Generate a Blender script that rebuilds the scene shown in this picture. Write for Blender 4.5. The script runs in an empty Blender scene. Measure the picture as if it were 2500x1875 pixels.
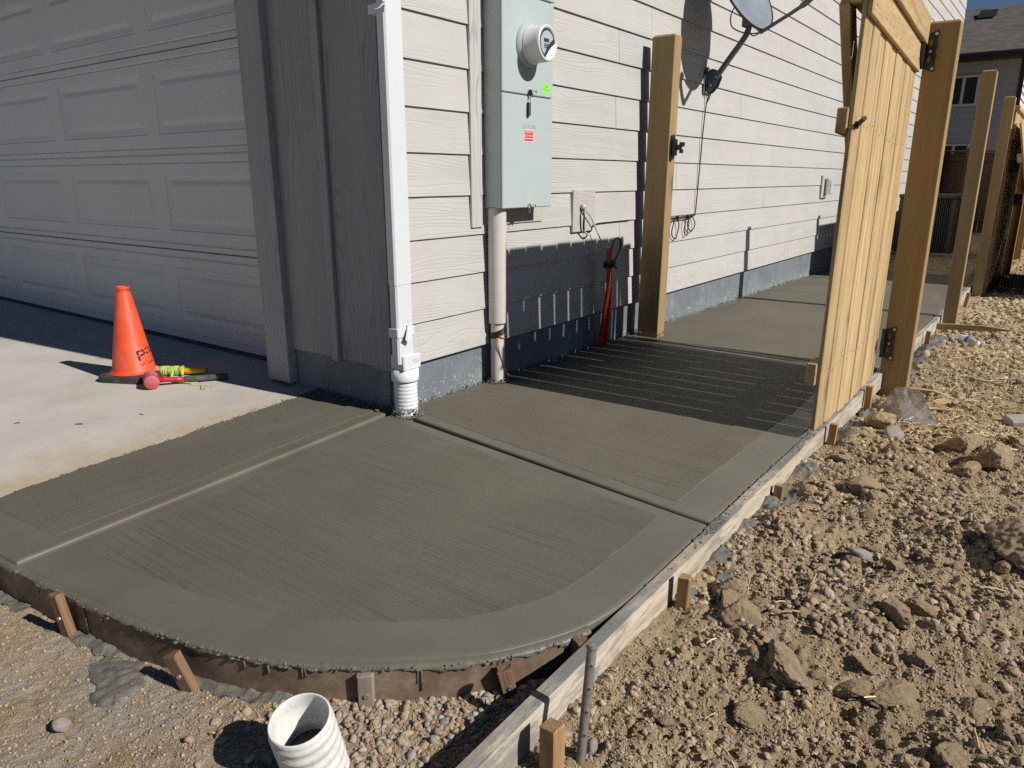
import bpy, bmesh, math, random
import numpy as np
from mathutils import Vector, Matrix, Euler, Quaternion

rnd = random.Random(7)
rng = np.random.default_rng(11)
R = math.radians
SC = bpy.context.scene
COL = SC.collection

# ------------------------------------------------------------------ camera, sky, sun, exposure
cam_d = bpy.data.cameras.new('camera')
cam = bpy.data.objects.new('camera', cam_d)
COL.objects.link(cam)
cam_d.sensor_width = 36.0
cam_d.lens = 1791.0 / 2500.0 * 36.0
cam_d.clip_start = 0.02
cam_d.clip_end = 3000
cam.location = (2.214, -2.12, 0.974)
cam.rotation_euler = (R(90 - 15.692), R(0.0), R(36.42))
SC.camera = cam

SUN_DIR = Vector((1.0, 0.105, 0.74)).normalized()          # towards the sun
SUN_EL = math.asin(SUN_DIR.z)
SUN_AZ = math.atan2(SUN_DIR.x, SUN_DIR.y)
world = bpy.data.worlds.new('World')
SC.world = world
world.use_nodes = True
wn = world.node_tree
for n_ in list(wn.nodes):
    wn.nodes.remove(n_)
sky = wn.nodes.new('ShaderNodeTexSky')
sky.sky_type = 'NISHITA'
sky.sun_disc = False
sky.sun_elevation = SUN_EL
sky.sun_rotation = SUN_AZ
sky.altitude = 1500
sky.air_density = 0.75
sky.dust_density = 0.1
sky.ozone_density = 3.0
bg = wn.nodes.new('ShaderNodeBackground')
bg.inputs['Strength'].default_value = 0.05
wo = wn.nodes.new('ShaderNodeOutputWorld')
wn.links.new(sky.outputs[0], bg.inputs['Color'])
wn.links.new(bg.outputs[0], wo.inputs['Surface'])

sun_d = bpy.data.lights.new('sun', 'SUN')
sun_d.energy = 5.0
sun_d.angle = R(0.53)
sun_d.color = (1.0, 0.965, 0.915)
sun = bpy.data.objects.new('sun', sun_d)
COL.objects.link(sun)
sun.location = (6, 1, 6)
sun.rotation_euler = (-SUN_DIR).to_track_quat('-Z', 'Y').to_euler()

SC.view_settings.view_transform = 'Standard'
SC.view_settings.look = 'None'
SC.view_settings.exposure = -0.06
SC.view_settings.gamma = 1.0
SC.view_settings.use_curve_mapping = False
SC.render.engine = 'CYCLES'
SC.cycles.use_denoising = False
SC.cycles.max_bounces = 6
SC.cycles.diffuse_bounces = 1
SC.cycles.glossy_bounces = 3
SC.cycles.transmission_bounces = 6
SC.cycles.transparent_max_bounces = 8

# ------------------------------------------------------------------ node helper
class G:
    def __init__(s, name, rough=0.7, metal=0.0, spec=0.5, obj_random=True):
        s.m = bpy.data.materials.new(name)
        s.m.use_nodes = True
        s.t = s.m.node_tree
        s.b = s.t.nodes['Principled BSDF']
        s.b.inputs['Roughness'].default_value = rough
        s.b.inputs['Metallic'].default_value = metal
        s.b.inputs['Specular IOR Level'].default_value = spec
        tc = s.t.nodes.new('ShaderNodeTexCoord')
        if obj_random:
            oi = s.t.nodes.new('ShaderNodeObjectInfo')
            mu = s.t.nodes.new('ShaderNodeMath'); mu.operation = 'MULTIPLY'
            mu.inputs[1].default_value = 37.0
            s.t.links.new(oi.outputs['Random'], mu.inputs[0])
            ad = s.t.nodes.new('ShaderNodeVectorMath'); ad.operation = 'ADD'
            s.t.links.new(tc.outputs['Object'], ad.inputs[0])
            s.t.links.new(mu.outputs[0], ad.inputs[1])
            s.co = ad.outputs[0]
            s.rand = oi.outputs['Random']
        else:
            s.co = tc.outputs['Object']
            s.rand = None
    def L(s, a, b):
        s.t.links.new(a, b)
    def inp(s, sock, v):
        if hasattr(v, 'is_output'):
            s.t.links.new(v, sock)
        elif isinstance(v, (tuple, list)) and len(v) == 3 and sock.type == 'RGBA':
            sock.default_value = (*v, 1)
        else:
            sock.default_value = v
    def map(s, scale=(1, 1, 1), rot=(0, 0, 0), loc=(0, 0, 0), vec=None):
        n = s.t.nodes.new('ShaderNodeMapping')
        s.L(vec or s.co, n.inputs['Vector'])
        n.inputs['Scale'].default_value = scale
        n.inputs['Rotation'].default_value = rot
        n.inputs['Location'].default_value = loc
        return n.outputs[0]
    def noise(s, scale, detail=3, rough=0.55, vec=None, dist=0.0, color=False):
        n = s.t.nodes.new('ShaderNodeTexNoise')
        s.L(vec or s.co, n.inputs['Vector'])
        n.inputs['Scale'].default_value = scale
        n.inputs['Detail'].default_value = detail
        n.inputs['Roughness'].default_value = rough
        n.inputs['Distortion'].default_value = dist
        return n.outputs['Color' if color else 'Fac']
    def voro(s, scale, vec=None, feature='F1', rand=1.0):
        n = s.t.nodes.new('ShaderNodeTexVoronoi')
        n.feature = feature
        s.L(vec or s.co, n.inputs['Vector'])
        n.inputs['Scale'].default_value = scale
        n.inputs['Randomness'].default_value = rand
        return n.outputs['Distance']
    def wave(s, scale, vec=None, dist=0.0, detail=2, dscale=1.0, d='Z', prof='SIN', typ='BANDS'):
        n = s.t.nodes.new('ShaderNodeTexWave')
        n.wave_type = typ
        if typ == 'BANDS':
            n.bands_direction = d
        n.wave_profile = prof
        s.L(vec or s.co, n.inputs['Vector'])
        n.inputs['Scale'].default_value = scale
        n.inputs['Distortion'].default_value = dist
        n.inputs['Detail'].default_value = detail
        n.inputs['Detail Scale'].default_value = dscale
        return n.outputs['Fac']
    def ramp(s, fac, pts, interp='LINEAR'):
        n = s.t.nodes.new('ShaderNodeValToRGB')
        n.color_ramp.interpolation = interp
        e = n.color_ramp.elements
        while len(e) < len(pts):
            e.new(0.5)
        for el, (p, c) in zip(e, pts):
            el.position = p
            if not isinstance(c, (tuple, list)):
                c = (c, c, c)
            el.color = (*c, 1)
        s.L(fac, n.inputs[0])
        return n.outputs[0]
    def mix(s, fac, a, b, mode='MIX'):
        n = s.t.nodes.new('ShaderNodeMix')
        n.data_type = 'RGBA'; n.blend_type = mode
        s.inp(n.inputs[0], fac)
        s.inp(n.inputs[6], a if hasattr(a, 'is_output') else tuple(a))
        s.inp(n.inputs[7], b if hasattr(b, 'is_output') else tuple(b))
        return n.outputs[2]
    def math(s, op, a, b=0.0, clamp=False):
        n = s.t.nodes.new('ShaderNodeMath'); n.operation = op; n.use_clamp = clamp
        s.inp(n.inputs[0], a); s.inp(n.inputs[1], b)
        return n.outputs[0]
    def vadd(s, a, b):
        n = s.t.nodes.new('ShaderNodeVectorMath'); n.operation = 'ADD'
        s.L(a, n.inputs[0]); s.L(b, n.inputs[1])
        return n.outputs[0]
    def sep(s, axis, vec=None):
        n = s.t.nodes.new('ShaderNodeSeparateXYZ')
        s.L(vec or s.co, n.inputs[0])
        return n.outputs[axis]
    def comb(s, x, y, z):
        n = s.t.nodes.new('ShaderNodeCombineXYZ')
        s.inp(n.inputs[0], x); s.inp(n.inputs[1], y); s.inp(n.inputs[2], z)
        return n.outputs[0]
    def bump(s, h, strength=0.5, dist=0.002, normal=None):
        n = s.t.nodes.new('ShaderNodeBump')
        n.inputs['Strength'].default_value = strength
        n.inputs['Distance'].default_value = dist
        s.L(h, n.inputs['Height'])
        if normal is not None:
            s.L(normal, n.inputs['Normal'])
        s.L(n.outputs[0], s.b.inputs['Normal'])
        return n.outputs[0]
    def col(s, c):
        s.inp(s.b.inputs['Base Color'], c)
        return s
    def set(s, k, v):
        s.inp(s.b.inputs[k], v)
        return s

def hexv(c, k):
    return tuple(x * k for x in c)

def plain(name, c, rough=0.5, metal=0.0, spec=0.5, var=0.12, sc=30, bump=0.0, dirt=None):
    g = G(name, rough, metal, spec)
    n = g.noise(sc, 4, 0.6)
    f = g.ramp(n, [(0.3, hexv(c, 1 - var)), (0.7, hexv(c, 1 + var * 0.5))])
    if dirt is not None:
        dn = g.noise(7, 5, 0.7)
        f = g.mix(g.ramp(dn, [(0.5, 0.0), (0.72, 0.75)]), f, dirt)
    g.col(f)
    g.set('Roughness', g.math('ADD', rough - 0.08, g.math('MULTIPLY', g.noise(sc * 0.4, 3), 0.16)))
    if bump:
        g.bump(g.noise(sc * 6, 3), bump, 0.001)
    return g.m

MT = {}
def siding_mat(name, c, axis, depth=1.0):
    """painted fibre cement with a pressed cathedral wood grain along axis (1 = Y, 2 = Z)"""
    g = G(name, 0.62, 0, 0.35)
    st = (1, 0.10, 1) if axis == 1 else (1, 1, 0.10)
    v = g.map(st)
    a = g.noise(7.5, 2, 0.5, v)                        # slow wander of the grain
    across = g.sep(2 if axis == 1 else 0)
    h = g.math('ADD', g.math('MULTIPLY', across, 360.0), g.math('MULTIPLY', a, 95.0))
    ring = g.math('SINE', h, 0)
    ring = g.ramp(g.math('MULTIPLY', g.math('ADD', ring, 1.0), 0.5), [(0.0, 0.0), (0.16, 0.85), (0.5, 1.0), (1.0, 0.9)])
    fine = g.noise(420, 3, 0.7, g.map((1, 0.08, 1) if axis == 1 else (1, 1, 0.08)))
    mask = g.ramp(g.noise(3.0, 2, 0.5, g.map((1, 0.35, 2.2) if axis == 1 else (2.2, 1, .35))), [(0.32, 0.15), (0.56, 1.0)])
    hh = g.math('ADD', g.math('MULTIPLY', ring, mask), g.math('MULTIPLY', fine, 0.35))
    g.bump(hh, 0.55 * depth, 0.0022)
    cv = g.ramp(g.noise(2.2, 4, 0.6), [(0.3, hexv(c, 0.93)), (0.7, hexv(c, 1.03))])
    cv = g.mix(g.math('MULTIPLY', g.math('SUBTRACT', 1.0, ring), g.math('MULTIPLY', mask, 0.05 if axis == 1 else 0.55)), cv, hexv(c, 0.45))  # groove shade of the pressed grain painted into the colour, stronger on upright boards
    cv = g.mix(g.ramp(g.noise(160, 2, 0.6), [(0.70, 0.0), (0.80, 0.25)]), cv, hexv(c, 0.6))
    if axis == 1:
        zl = g.math('MULTIPLY', g.math('SUBTRACT', 0.75, g.sep(2, g.t.nodes['Texture Coordinate'].outputs['Object'])), 0.30, clamp=True)
        cv = g.mix(g.ramp(g.math('ADD', g.noise(14, 5, 0.75), zl), [(0.62, 0.0), (0.78, 0.30)]), cv, (0.40, 0.345, 0.26))
    g.col(cv)
    return g.m
MT['siding'] = siding_mat('siding_paint', (0.525, 0.51, 0.48), 1)
MT['board'] = siding_mat('board_paint', (0.315, 0.32, 0.33), 2, 1.1)
MT['batten'] = siding_mat('batten_paint', (0.345, 0.348, 0.355), 2, 1.0)
MT['trim_beige'] = siding_mat('trim_paint', (0.525, 0.51, 0.48), 2, 0.5)

g = G('garage_door_paint', 0.45, 0, 0.5)
n1 = g.noise(60, 4, 0.6, g.map((0.08, 1, 1)))
g.col(g.ramp(g.noise(1.6, 5, 0.65), [(0.25, (0.51, 0.505, 0.505)), (0.75, (0.59, 0.58, 0.575))]))
g.bump(n1, 0.25, 0.0012)
MT['door'] = g.m

def foundation_mat():
    g = G('painted_foundation', 0.7, 0, 0.4, obj_random=False)
    c = g.ramp(g.noise(5, 5, 0.65), [(0.3, (0.125, 0.145, 0.165)), (0.7, (0.20, 0.222, 0.238))])
    blotch = g.ramp(g.noise(3.0, 6, 0.75), [(0.55, 0.0), (0.7, 0.5)])
    c = g.mix(blotch, c, (0.36, 0.37, 0.36))
    # cement spatter, denser close to the concrete
    z = g.sep(2)
    low = g.math('MULTIPLY', g.math('SUBTRACT', 0.2, z), 1.4, clamp=True)
    sp = g.noise(95, 3, 0.7)
    thr = g.math('ADD', sp, g.math('MULTIPLY', low, 0.42))
    big = g.noise(22, 3, 0.7)
    thr2 = g.math('ADD', big, g.math('MULTIPLY', low, 0.40))
    c = g.mix(g.ramp(thr, [(0.635, 0.0), (0.665, 0.85)]), c, (0.60, 0.57, 0.50))
    c = g.mix(g.ramp(thr2, [(0.66, 0.0), (0.72, 0.6)]), c, (0.46, 0.44, 0.39))
    pit = g.ramp(g.voro(42), [(0.0, 1.0), (0.11, 1.0), (0.16, 0.0)])
    pm = g.ramp(g.noise(9, 2), [(0.62, 0.0), (0.66, 1.0)])
    pits = g.math('MULTIPLY', pit, pm)
    c = g.mix(pits, c, (0.03, 0.03, 0.035))
    g.col(c)
    g.bump(g.math('SUBTRACT', g.math('ADD', g.noise(60, 4), thr), g.math('MULTIPLY', pits, 2.0)), 0.35, 0.004)
    return g.m
MT['foundation'] = foundation_mat()

def broom_mat(name, axis):
    """fresh broomed concrete: fine drag lines along axis"""
    g = G(name, 0.72, 0, 0.4, obj_random=False)
    a = (1.3, 210, 1) if axis == 0 else (210, 1.3, 1)
    b = (5.0, 480, 1) if axis == 0 else (480, 5.0, 1)
    warp = g.noise(1.3, 2, 0.5)
    co = g.vadd(g.co, g.comb(0, g.math('MULTIPLY', warp, 0.014), 0) if axis == 0 else g.comb(g.math('MULTIPLY', warp, 0.014), 0, 0))
    s1 = g.noise(1.0, 4, 0.62, g.map(a, vec=co))
    s2 = g.noise(1.0, 3, 0.6, g.map(b, vec=co))
    gr = g.noise(650, 2, 0.7)
    c0 = g.ramp(g.noise(1.5, 4, 0.6), [(0.25, (0.134, 0.119, 0.086)), (0.75, (0.186, 0.167, 0.124))])
    c = g.mix(g.ramp(s1, [(0.33, 0.75), (0.46, 0.0)]), c0, (0.075, 0.068, 0.052))
    c = g.mix(g.ramp(gr, [(0.60, 0.0), (0.75, 0.45)]), c, (0.25, 0.232, 0.185))
    c = g.mix(g.ramp(g.noise(240, 2, 0.6), [(0.735, 0.0), (0.76, 0.8)]), c, (0.05, 0.047, 0.04))
    g.col(c)
    h = g.math('ADD', g.math('ADD', g.math('MULTIPLY', s1, 1.0), g.math('MULTIPLY', s2, 0.7)), g.math('MULTIPLY', gr, 0.8))
    g.bump(h, 1.0, 0.0028)
    return g.m
MT['broom_x'] = broom_mat('broomed_concrete_across', 0)
MT['broom_y'] = broom_mat('broomed_concrete_along', 1)

g = G('troweled_concrete', 0.5, 0, 0.5, obj_random=False)
c = g.ramp(g.noise(2.4, 5, 0.6), [(0.25, (0.122, 0.111, 0.083)), (0.75, (0.168, 0.153, 0.117))])
c = g.mix(g.ramp(g.noise(8, 4, 0.7, g.map((1, 0.5, 1))), [(0.45, 0.0), (0.75, 0.35)]), c, (0.105, 0.103, 0.085))
c = g.mix(g.ramp(g.noise(210, 2, 0.6), [(0.745, 0.0), (0.765, 0.8)]), c, (0.05, 0.047, 0.04))
g.col(c)
g.set('Roughness', g.ramp(g.noise(5, 4), [(0.3, 0.38), (0.7, 0.62)]))
g.bump(g.math('ADD', g.noise(14, 4, 0.6), g.math('MULTIPLY', g.noise(300, 2), 0.12)), 0.32, 0.004)
MT['trowel'] = g.m

g = G('wet_cement', 0.55, 0, 0.5, obj_random=False)
g.col(g.ramp(g.noise(30, 5, 0.7), [(0.25, (0.115, 0.108, 0.090)), (0.6, (0.19, 0.178, 0.146)), (0.85, (0.31, 0.292, 0.25))]))
g.bump(g.noise(160, 4, 0.7), 0.8, 0.006)
MT['cement'] = g.m

g = G('old_driveway_concrete', 0.8, 0, 0.3, obj_random=False)
c = g.ramp(g.noise(1.8, 6, 0.68), [(0.25, (0.46, 0.42, 0.36)), (0.55, (0.59, 0.545, 0.48)), (0.8, (0.65, 0.61, 0.55))])
# sandy spill along the fresh pour
xx = g.sep(0)
edge = g.math('ADD', g.math('MULTIPLY', g.math('ADD', xx, 0.70), 2.2), g.math('SUBTRACT', g.math('MULTIPLY', g.noise(5, 5, 0.7), 2.4), 1.15))
c = g.mix(g.math('MULTIPLY', g.math('MINIMUM', g.math('MAXIMUM', edge, 0.0), 1.0), 0.8), c, (0.50, 0.375, 0.225))
c = g.mix(g.ramp(g.noise(75, 3, 0.7), [(0.60, 0.0), (0.72, 0.5)]), c, (0.31, 0.255, 0.195))
c = g.mix(g.ramp(g.noise(9, 5, 0.8), [(0.58, 0.0), (0.70, 0.35)]), c, (0.33, 0.28, 0.225))
g.col(c)
g.bump(g.math('ADD', g.noise(240, 4, 0.7), g.noise(12, 3)), 0.3, 0.003)
MT['driveway'] = g.m

def soil_mat(name, k=1.0, fine=True):
    g = G(name, 0.95, 0, 0.12, obj_random=not fine)
    c = g.ramp(g.noise(3.3, 6, 0.7), [(0.25, hexv((0.325, 0.235, 0.14), k)), (0.5, hexv((0.485, 0.365, 0.225), k)), (0.78, hexv((0.64, 0.50, 0.33), k))])
    c = g.mix(g.ramp(g.noise(55, 4, 0.7), [(0.50, 0.0), (0.76, 0.5)]), c, hexv((0.27, 0.185, 0.11), k))
    c = g.mix(g.ramp(g.noise(130, 2, 0.7), [(0.66, 0.0), (0.76, 0.5)]), c, hexv((0.53, 0.45, 0.34), k))
    if fine:
        # pale, cement dusted and trodden ground in front of the curved form
        y = g.sep(1)
        m = g.math('MULTIPLY', g.math('SUBTRACT', -1.15, y), 6.0, clamp=True)
        d = g.ramp(g.noise(4.5, 5, 0.75), [(0.42, 0.0), (0.66, 0.85)])
        c = g.mix(g.math('MULTIPLY', m, d), c, (0.43, 0.405, 0.36))
        # straw coloured litter on the far ground
        f = g.math('MULTIPLY', g.math('SUBTRACT', y, 2.5), 0.25, clamp=True)
        st = g.ramp(g.noise(26, 5, 0.8, g.map((1, 0.5, 1))), [(0.42, 0.0), (0.6, 0.9)])
        c = g.mix(g.math('MULTIPLY', f, st), c, (0.60, 0.46, 0.24))
    g.col(c)
    h = g.math('ADD', g.math('ADD', g.noise(70, 5, 0.75), g.math('MULTIPLY', g.noise(240, 3, 0.7), 0.5)), g.math('MULTIPLY', g.noise(28, 2), 0.8))
    g.bump(h, 1.0, 0.014 if fine else 0.006)
    return g.m
MT['soil'] = soil_mat('loose_soil')
MT['clod'] = soil_mat('dry_clod', 1.36, False)

g = G('gravel_stone', 0.85, 0, 0.25)
isl = g.t.nodes.new('ShaderNodeNewGeometry')
rp = isl.outputs['Random Per Island']
c = g.ramp(rp, [(0.0, (0.34, 0.25, 0.165)), (0.3, (0.42, 0.32, 0.22)), (0.55, (0.36, 0.33, 0.295)), (0.75, (0.47, 0.36, 0.235)), (0.9, (0.25, 0.25, 0.25)), (1.0, (0.53, 0.49, 0.43))])
c = g.mix(g.ramp(g.noise(120, 4, 0.7), [(0.45, 0.0), (0.7, 0.35)]), c, (0.28, 0.20, 0.13))
c = g.mix(g.ramp(g.noise(40, 4, 0.7), [(0.45, 0.0), (0.6, 0.5)]), c, (0.40, 0.29, 0.18))
g.col(c)
g.bump(g.noise(220, 4, 0.65), 0.7, 0.003)
MT['gravel'] = g.m
g = G('soil_crumb', 0.95, 0, 0.1)
isl = g.t.nodes.new('ShaderNodeNewGeometry')
rp = isl.outputs['Random Per Island']
c = g.ramp(rp, [(0.0, (0.33, 0.24, 0.145)), (0.35, (0.505, 0.38, 0.235)), (0.7, (0.62, 0.48, 0.305)), (0.9, (0.70, 0.56, 0.38)), (1.0, (0.54, 0.50, 0.44))])
c = g.mix(g.ramp(g.noise(150, 4, 0.7), [(0.5, 0.0), (0.72, 0.4)]), c, (0.27, 0.185, 0.11))
g.col(c)
g.bump(g.noise(190, 4, 0.75), 1.0, 0.007)
MT['crumb'] = g.m
g = G('straw_blade', 0.6, 0, 0.3)
isl = g.t.nodes.new('ShaderNodeNewGeometry')
g.col(g.ramp(isl.outputs['Random Per Island'], [(0.0, (0.42, 0.30, 0.13)), (0.6, (0.66, 0.51, 0.26)), (1.0, (0.78, 0.68, 0.44))]))
MT['straw'] = g.m

def wood_mat(name, c, axis, dark=0.55, speck=0.5, rough=0.75, grain=1.0, knots=True, weather=None):
    g = G(name, rough, 0, 0.25)
    sc = [1.0, 1.0, 1.0]; sc[axis] = 0.05
    v = g.map(tuple(sc))
    n = g.noise(26, 4, 0.6, v, 0.6)
    ln = g.noise(150, 3, 0.65, v)
    cc = g.ramp(n, [(0.30, hexv(c, dark)), (0.48, hexv(c, 0.92)), (0.62, c), (0.8, hexv(c, 1.10))])
    cc = g.mix(g.ramp(ln, [(0.36, 0.5 * grain), (0.52, 0.0)]), cc, hexv(c, dark * 0.8))
    if speck:
        sp = g.noise(430, 2, 0.6, g.map(tuple(0.35 if i == axis else 1.0 for i in range(3))))
        pat = g.ramp(g.noise(5, 3, 0.6, g.map(tuple(0.4 if i == axis else 1.6 for i in range(3)))), [(0.40, 0.0), (0.62, 1.0)])
        cc = g.mix(g.math('MULTIPLY', g.ramp(sp, [(0.52, 0.0), (0.64, speck)]), pat), cc, hexv(c, 0.36))
    if knots:
        kd = g.voro(2.6, g.map(tuple(0.5 if i == axis else 1.0 for i in range(3))))
        kr = g.ramp(kd, [(0.0, 1.0), (0.045, 0.9), (0.08, 0.35), (0.15, 0.0)])
        cc = g.mix(g.math('MULTIPLY', kr, 0.75), cc, hexv(c, 0.30))
    if weather is not None:
        w = g.ramp(g.noise(9, 5, 0.75, g.map(tuple(0.3 if i == axis else 1.0 for i in range(3)))), [(0.38, 0.0), (0.6, 0.9)])
        cc = g.mix(w, cc, weather)
    tone = g.math('ADD', 0.86, g.math('MULTIPLY', g.rand, 0.28))
    cc = g.mix(1.0, cc, g.comb(tone, tone, tone), 'MULTIPLY')
    g.col(cc)
    g.bump(g.math('ADD', n, ln), 0.5, 0.0018)
    return g.m
PT = (0.61, 0.43, 0.22)
for ax in range(3):
    MT['pt%d' % ax] = wood_mat('treated_lumber_%s' % 'xyz'[ax], PT, ax, 0.5, 0.85)
MT['post'] = wood_mat('treated_post', (0.36, 0.248, 0.118), 2, 0.8, 0.35, grain=0.45)
MT['stake'] = wood_mat('stake_wood', (0.40, 0.245, 0.115), 2, 0.5, 0.2, knots=False)
MT['stake_red'] = wood_mat('reddish_stake_wood', (0.25, 0.145, 0.08), 2, 0.5, 0.2, knots=False)
MT['stake_old'] = wood_mat('old_stake_wood', (0.24, 0.145, 0.085), 2, 0.5, 0.2, knots=False, weather=(0.30, 0.25, 0.20))
MT['scrap'] = wood_mat('scrap_wood', (0.55, 0.38, 0.20), 1, 0.5, 0.2, knots=False)
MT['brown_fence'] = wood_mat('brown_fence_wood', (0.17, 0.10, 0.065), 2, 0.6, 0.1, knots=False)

# long form board: whitewashed by dried cement, smeared grey on the upper face
g = G('cement_stained_form', 0.85, 0, 0.2)
v = g.map((1, 0.06, 1))
n = g.noise(22, 4, 0.65, v, 0.5)
c = g.ramp(n, [(0.3, (0.36, 0.295, 0.205)), (0.5, (0.55, 0.485, 0.385)), (0.75, (0.66, 0.605, 0.515))])
c = g.mix(g.ramp(g.noise(7, 4, 0.7, v), [(0.55, 0.0), (0.72, 0.55)]), c, (0.55, 0.40, 0.17))
c = g.mix(g.ramp(g.noise(170, 3, 0.7, v), [(0.34, 0.65), (0.50, 0.0)]), c, (0.22, 0.185, 0.14))
c = g.mix(g.ramp(g.noise(11, 5, 0.75, g.map((1, 0.35, 1))), [(0.50, 0.0), (0.61, 0.85)]), c, (0.24, 0.23, 0.205))
geo = g.t.nodes.new('ShaderNodeNewGeometry')
up = g.ramp(g.sep(2, geo.outputs['Normal']), [(0.6, 0.0), (0.85, 1.0)])
sm = g.ramp(g.noise(6, 5, 0.75, g.map((1, 0.5, 1))), [(0.36, 0.0), (0.56, 1.0)])
c = g.mix(g.math('MULTIPLY', up, sm), c, (0.215, 0.21, 0.185))
g.col(c)
g.bump(g.math('ADD', g.noise(90, 4, 0.7, v), g.noise(40, 4, 0.7)), 0.6, 0.003)
MT['form'] = g.m
g = G('dark_form_wood', 0.6, 0, 0.4)
v = g.map((0.3, 0.3, 1))
c = g.ramp(g.noise(9, 5, 0.7), [(0.3, (0.085, 0.056, 0.036)), (0.52, (0.19, 0.135, 0.09)), (0.72, (0.32, 0.245, 0.18))])
c = g.mix(g.ramp(g.noise(26, 4, 0.7, g.map((1, 1, 0.12))), [(0.60, 0.0), (0.70, 0.7)]), c, (0.21, 0.195, 0.17))
g.col(c)
g.bump(g.noise(90, 4, 0.7, v), 0.4, 0.002)
MT['form_dark'] = g.m

MT['white_metal'] = plain('white_painted_metal', (0.67, 0.69, 0.71), 0.35, var=0.012, sc=5)
g = G('white_pvc', 0.4, 0, 0.5)
c = g.ramp(g.noise(20, 4), [(0.3, (0.70, 0.71, 0.71)), (0.7, (0.80, 0.81, 0.82))])
low = g.math('MULTIPLY', g.math('SUBTRACT', 0.085, g.sep(2, g.t.nodes['Texture Coordinate'].outputs['Object'])), 9.0, clamp=True)
c = g.mix(g.ramp(g.math('ADD', g.noise(42, 4, 0.75), g.math('MULTIPLY', low, 0.33)), [(0.66, 0.0), (0.72, 0.95)]), c, (0.20, 0.185, 0.15))
g.col(c)
MT['pvc_dirty'] = g.m
MT['pvc_cream'] = plain('cream_conduit', (0.62, 0.585, 0.53), 0.45, var=0.05)
g = G('riser_plastic', 0.45, 0, 0.5)
c = g.ramp(g.noise(14, 4, 0.6), [(0.3, (0.70, 0.68, 0.63)), (0.7, (0.80, 0.785, 0.745))])
c = g.mix(g.ramp(g.noise(26, 5, 0.75), [(0.50, 0.0), (0.70, 0.65)]), c, (0.44, 0.38, 0.29))
g.col(c)
MT['riser'] = g.m
MT['panel'] = plain('panel_grey_paint', (0.455, 0.515, 0.50), 0.42, var=0.03, sc=8)
MT['meter_plastic'] = plain('meter_plastic', (0.66, 0.67, 0.66), 0.35, var=0.03)
MT['meter_white'] = plain('meter_front', (0.80, 0.81, 0.82), 0.3, var=0.02)
MT['dark_glass'] = plain('dark_display', (0.045, 0.05, 0.06), 0.15, var=0.05)
MT['face_grey'] = plain('meter_dial', (0.46, 0.48, 0.52), 0.3, var=0.05)
MT['galv'] = plain('galvanised_steel', (0.55, 0.55, 0.54), 0.35, 0.85, var=0.15, sc=60)
MT['rust_steel'] = plain('form_pin_steel', (0.26, 0.225, 0.20), 0.6, 0.35, var=0.35, sc=90, bump=0.4, dirt=(0.40, 0.37, 0.33))
MT['black_metal'] = plain('black_powder_coat', (0.012, 0.012, 0.013), 0.38, 0.0, var=0.2)
MT['black_cable'] = plain('black_cable_jacket', (0.014, 0.014, 0.015), 0.45)
MT['white_cable'] = plain('white_cable_jacket', (0.55, 0.53, 0.50), 0.5)
MT['black_rubber'] = plain('dusty_rubber', (0.045, 0.043, 0.042), 0.8, var=0.3, sc=50, bump=0.3, dirt=(0.17, 0.155, 0.14))
MT['orange'] = plain('cone_orange', (0.80, 0.085, 0.025), 0.5, var=0.14, sc=22, dirt=(0.60, 0.16, 0.085))
MT['cone_print'] = plain('cone_print_black', (0.018, 0.016, 0.016), 0.6)
MT['orange_pipe'] = plain('orange_conduit', (0.62, 0.045, 0.018), 0.35, var=0.1)
MT['mallet_red'] = plain('mallet_red', (0.50, 0.105, 0.10), 0.6, var=0.15, dirt=(0.50, 0.30, 0.27))
MT['mallet_handle'] = plain('mallet_handle_red', (0.45, 0.022, 0.03), 0.35, var=0.1)
MT['yellow'] = plain('yellow_plastic', (0.78, 0.52, 0.015), 0.4, var=0.1, dirt=(0.45, 0.33, 0.10))
MT['string'] = plain('neon_string', (0.56, 0.72, 0.16), 0.7, var=0.25, sc=200)
MT['string_dirty'] = plain('dirty_string', (0.55, 0.50, 0.27), 0.8, var=0.3, sc=200)
MT['red_wire'] = plain('red_wire', (0.55, 0.06, 0.05), 0.5)
MT['red_label'] = plain('red_sticker', (0.70, 0.03, 0.035), 0.4, var=0.05)
MT['white_label'] = plain('white_print', (0.80, 0.80, 0.80), 0.5, var=0.02)
MT['green_label'] = plain('neon_green_sticker', (0.30, 0.80, 0.10), 0.5, var=0.04)
MT['ink'] = plain('black_ink', (0.015, 0.02, 0.015), 0.6)
MT['dish_grey'] = plain('dish_mast_grey', (0.125, 0.13, 0.138), 0.45, 0.0, var=0.06)
g = G('dish_reflector', 0.3, 0.0, 0.6)
g.col(g.ramp(g.noise(4, 3, 0.6), [(0.3, (0.20, 0.23, 0.26)), (0.7, (0.28, 0.32, 0.35))]))
MT['dish_face'] = g.m
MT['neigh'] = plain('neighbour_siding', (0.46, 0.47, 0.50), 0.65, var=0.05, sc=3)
MT['neigh_lit'] = plain('neighbour_sunlit_siding', (0.60, 0.60, 0.60), 0.65, var=0.05, sc=3)  # paler copy of the siding, sunlight on the side wall painted into its colour
MT['window_white'] = plain('white_vinyl_frame', (0.66, 0.67, 0.69), 0.4, var=0.03)
g = G('window_glass', 0.05, 0.0, 0.5)
g.col((0.012, 0.015, 0.018))
MT['pane'] = g.m
g = G('asphalt_shingle', 0.9, 0, 0.2, obj_random=False)
row = g.noise(1.0, 2, 0.5, g.map((3.2, 7.0, 7.0)))
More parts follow.
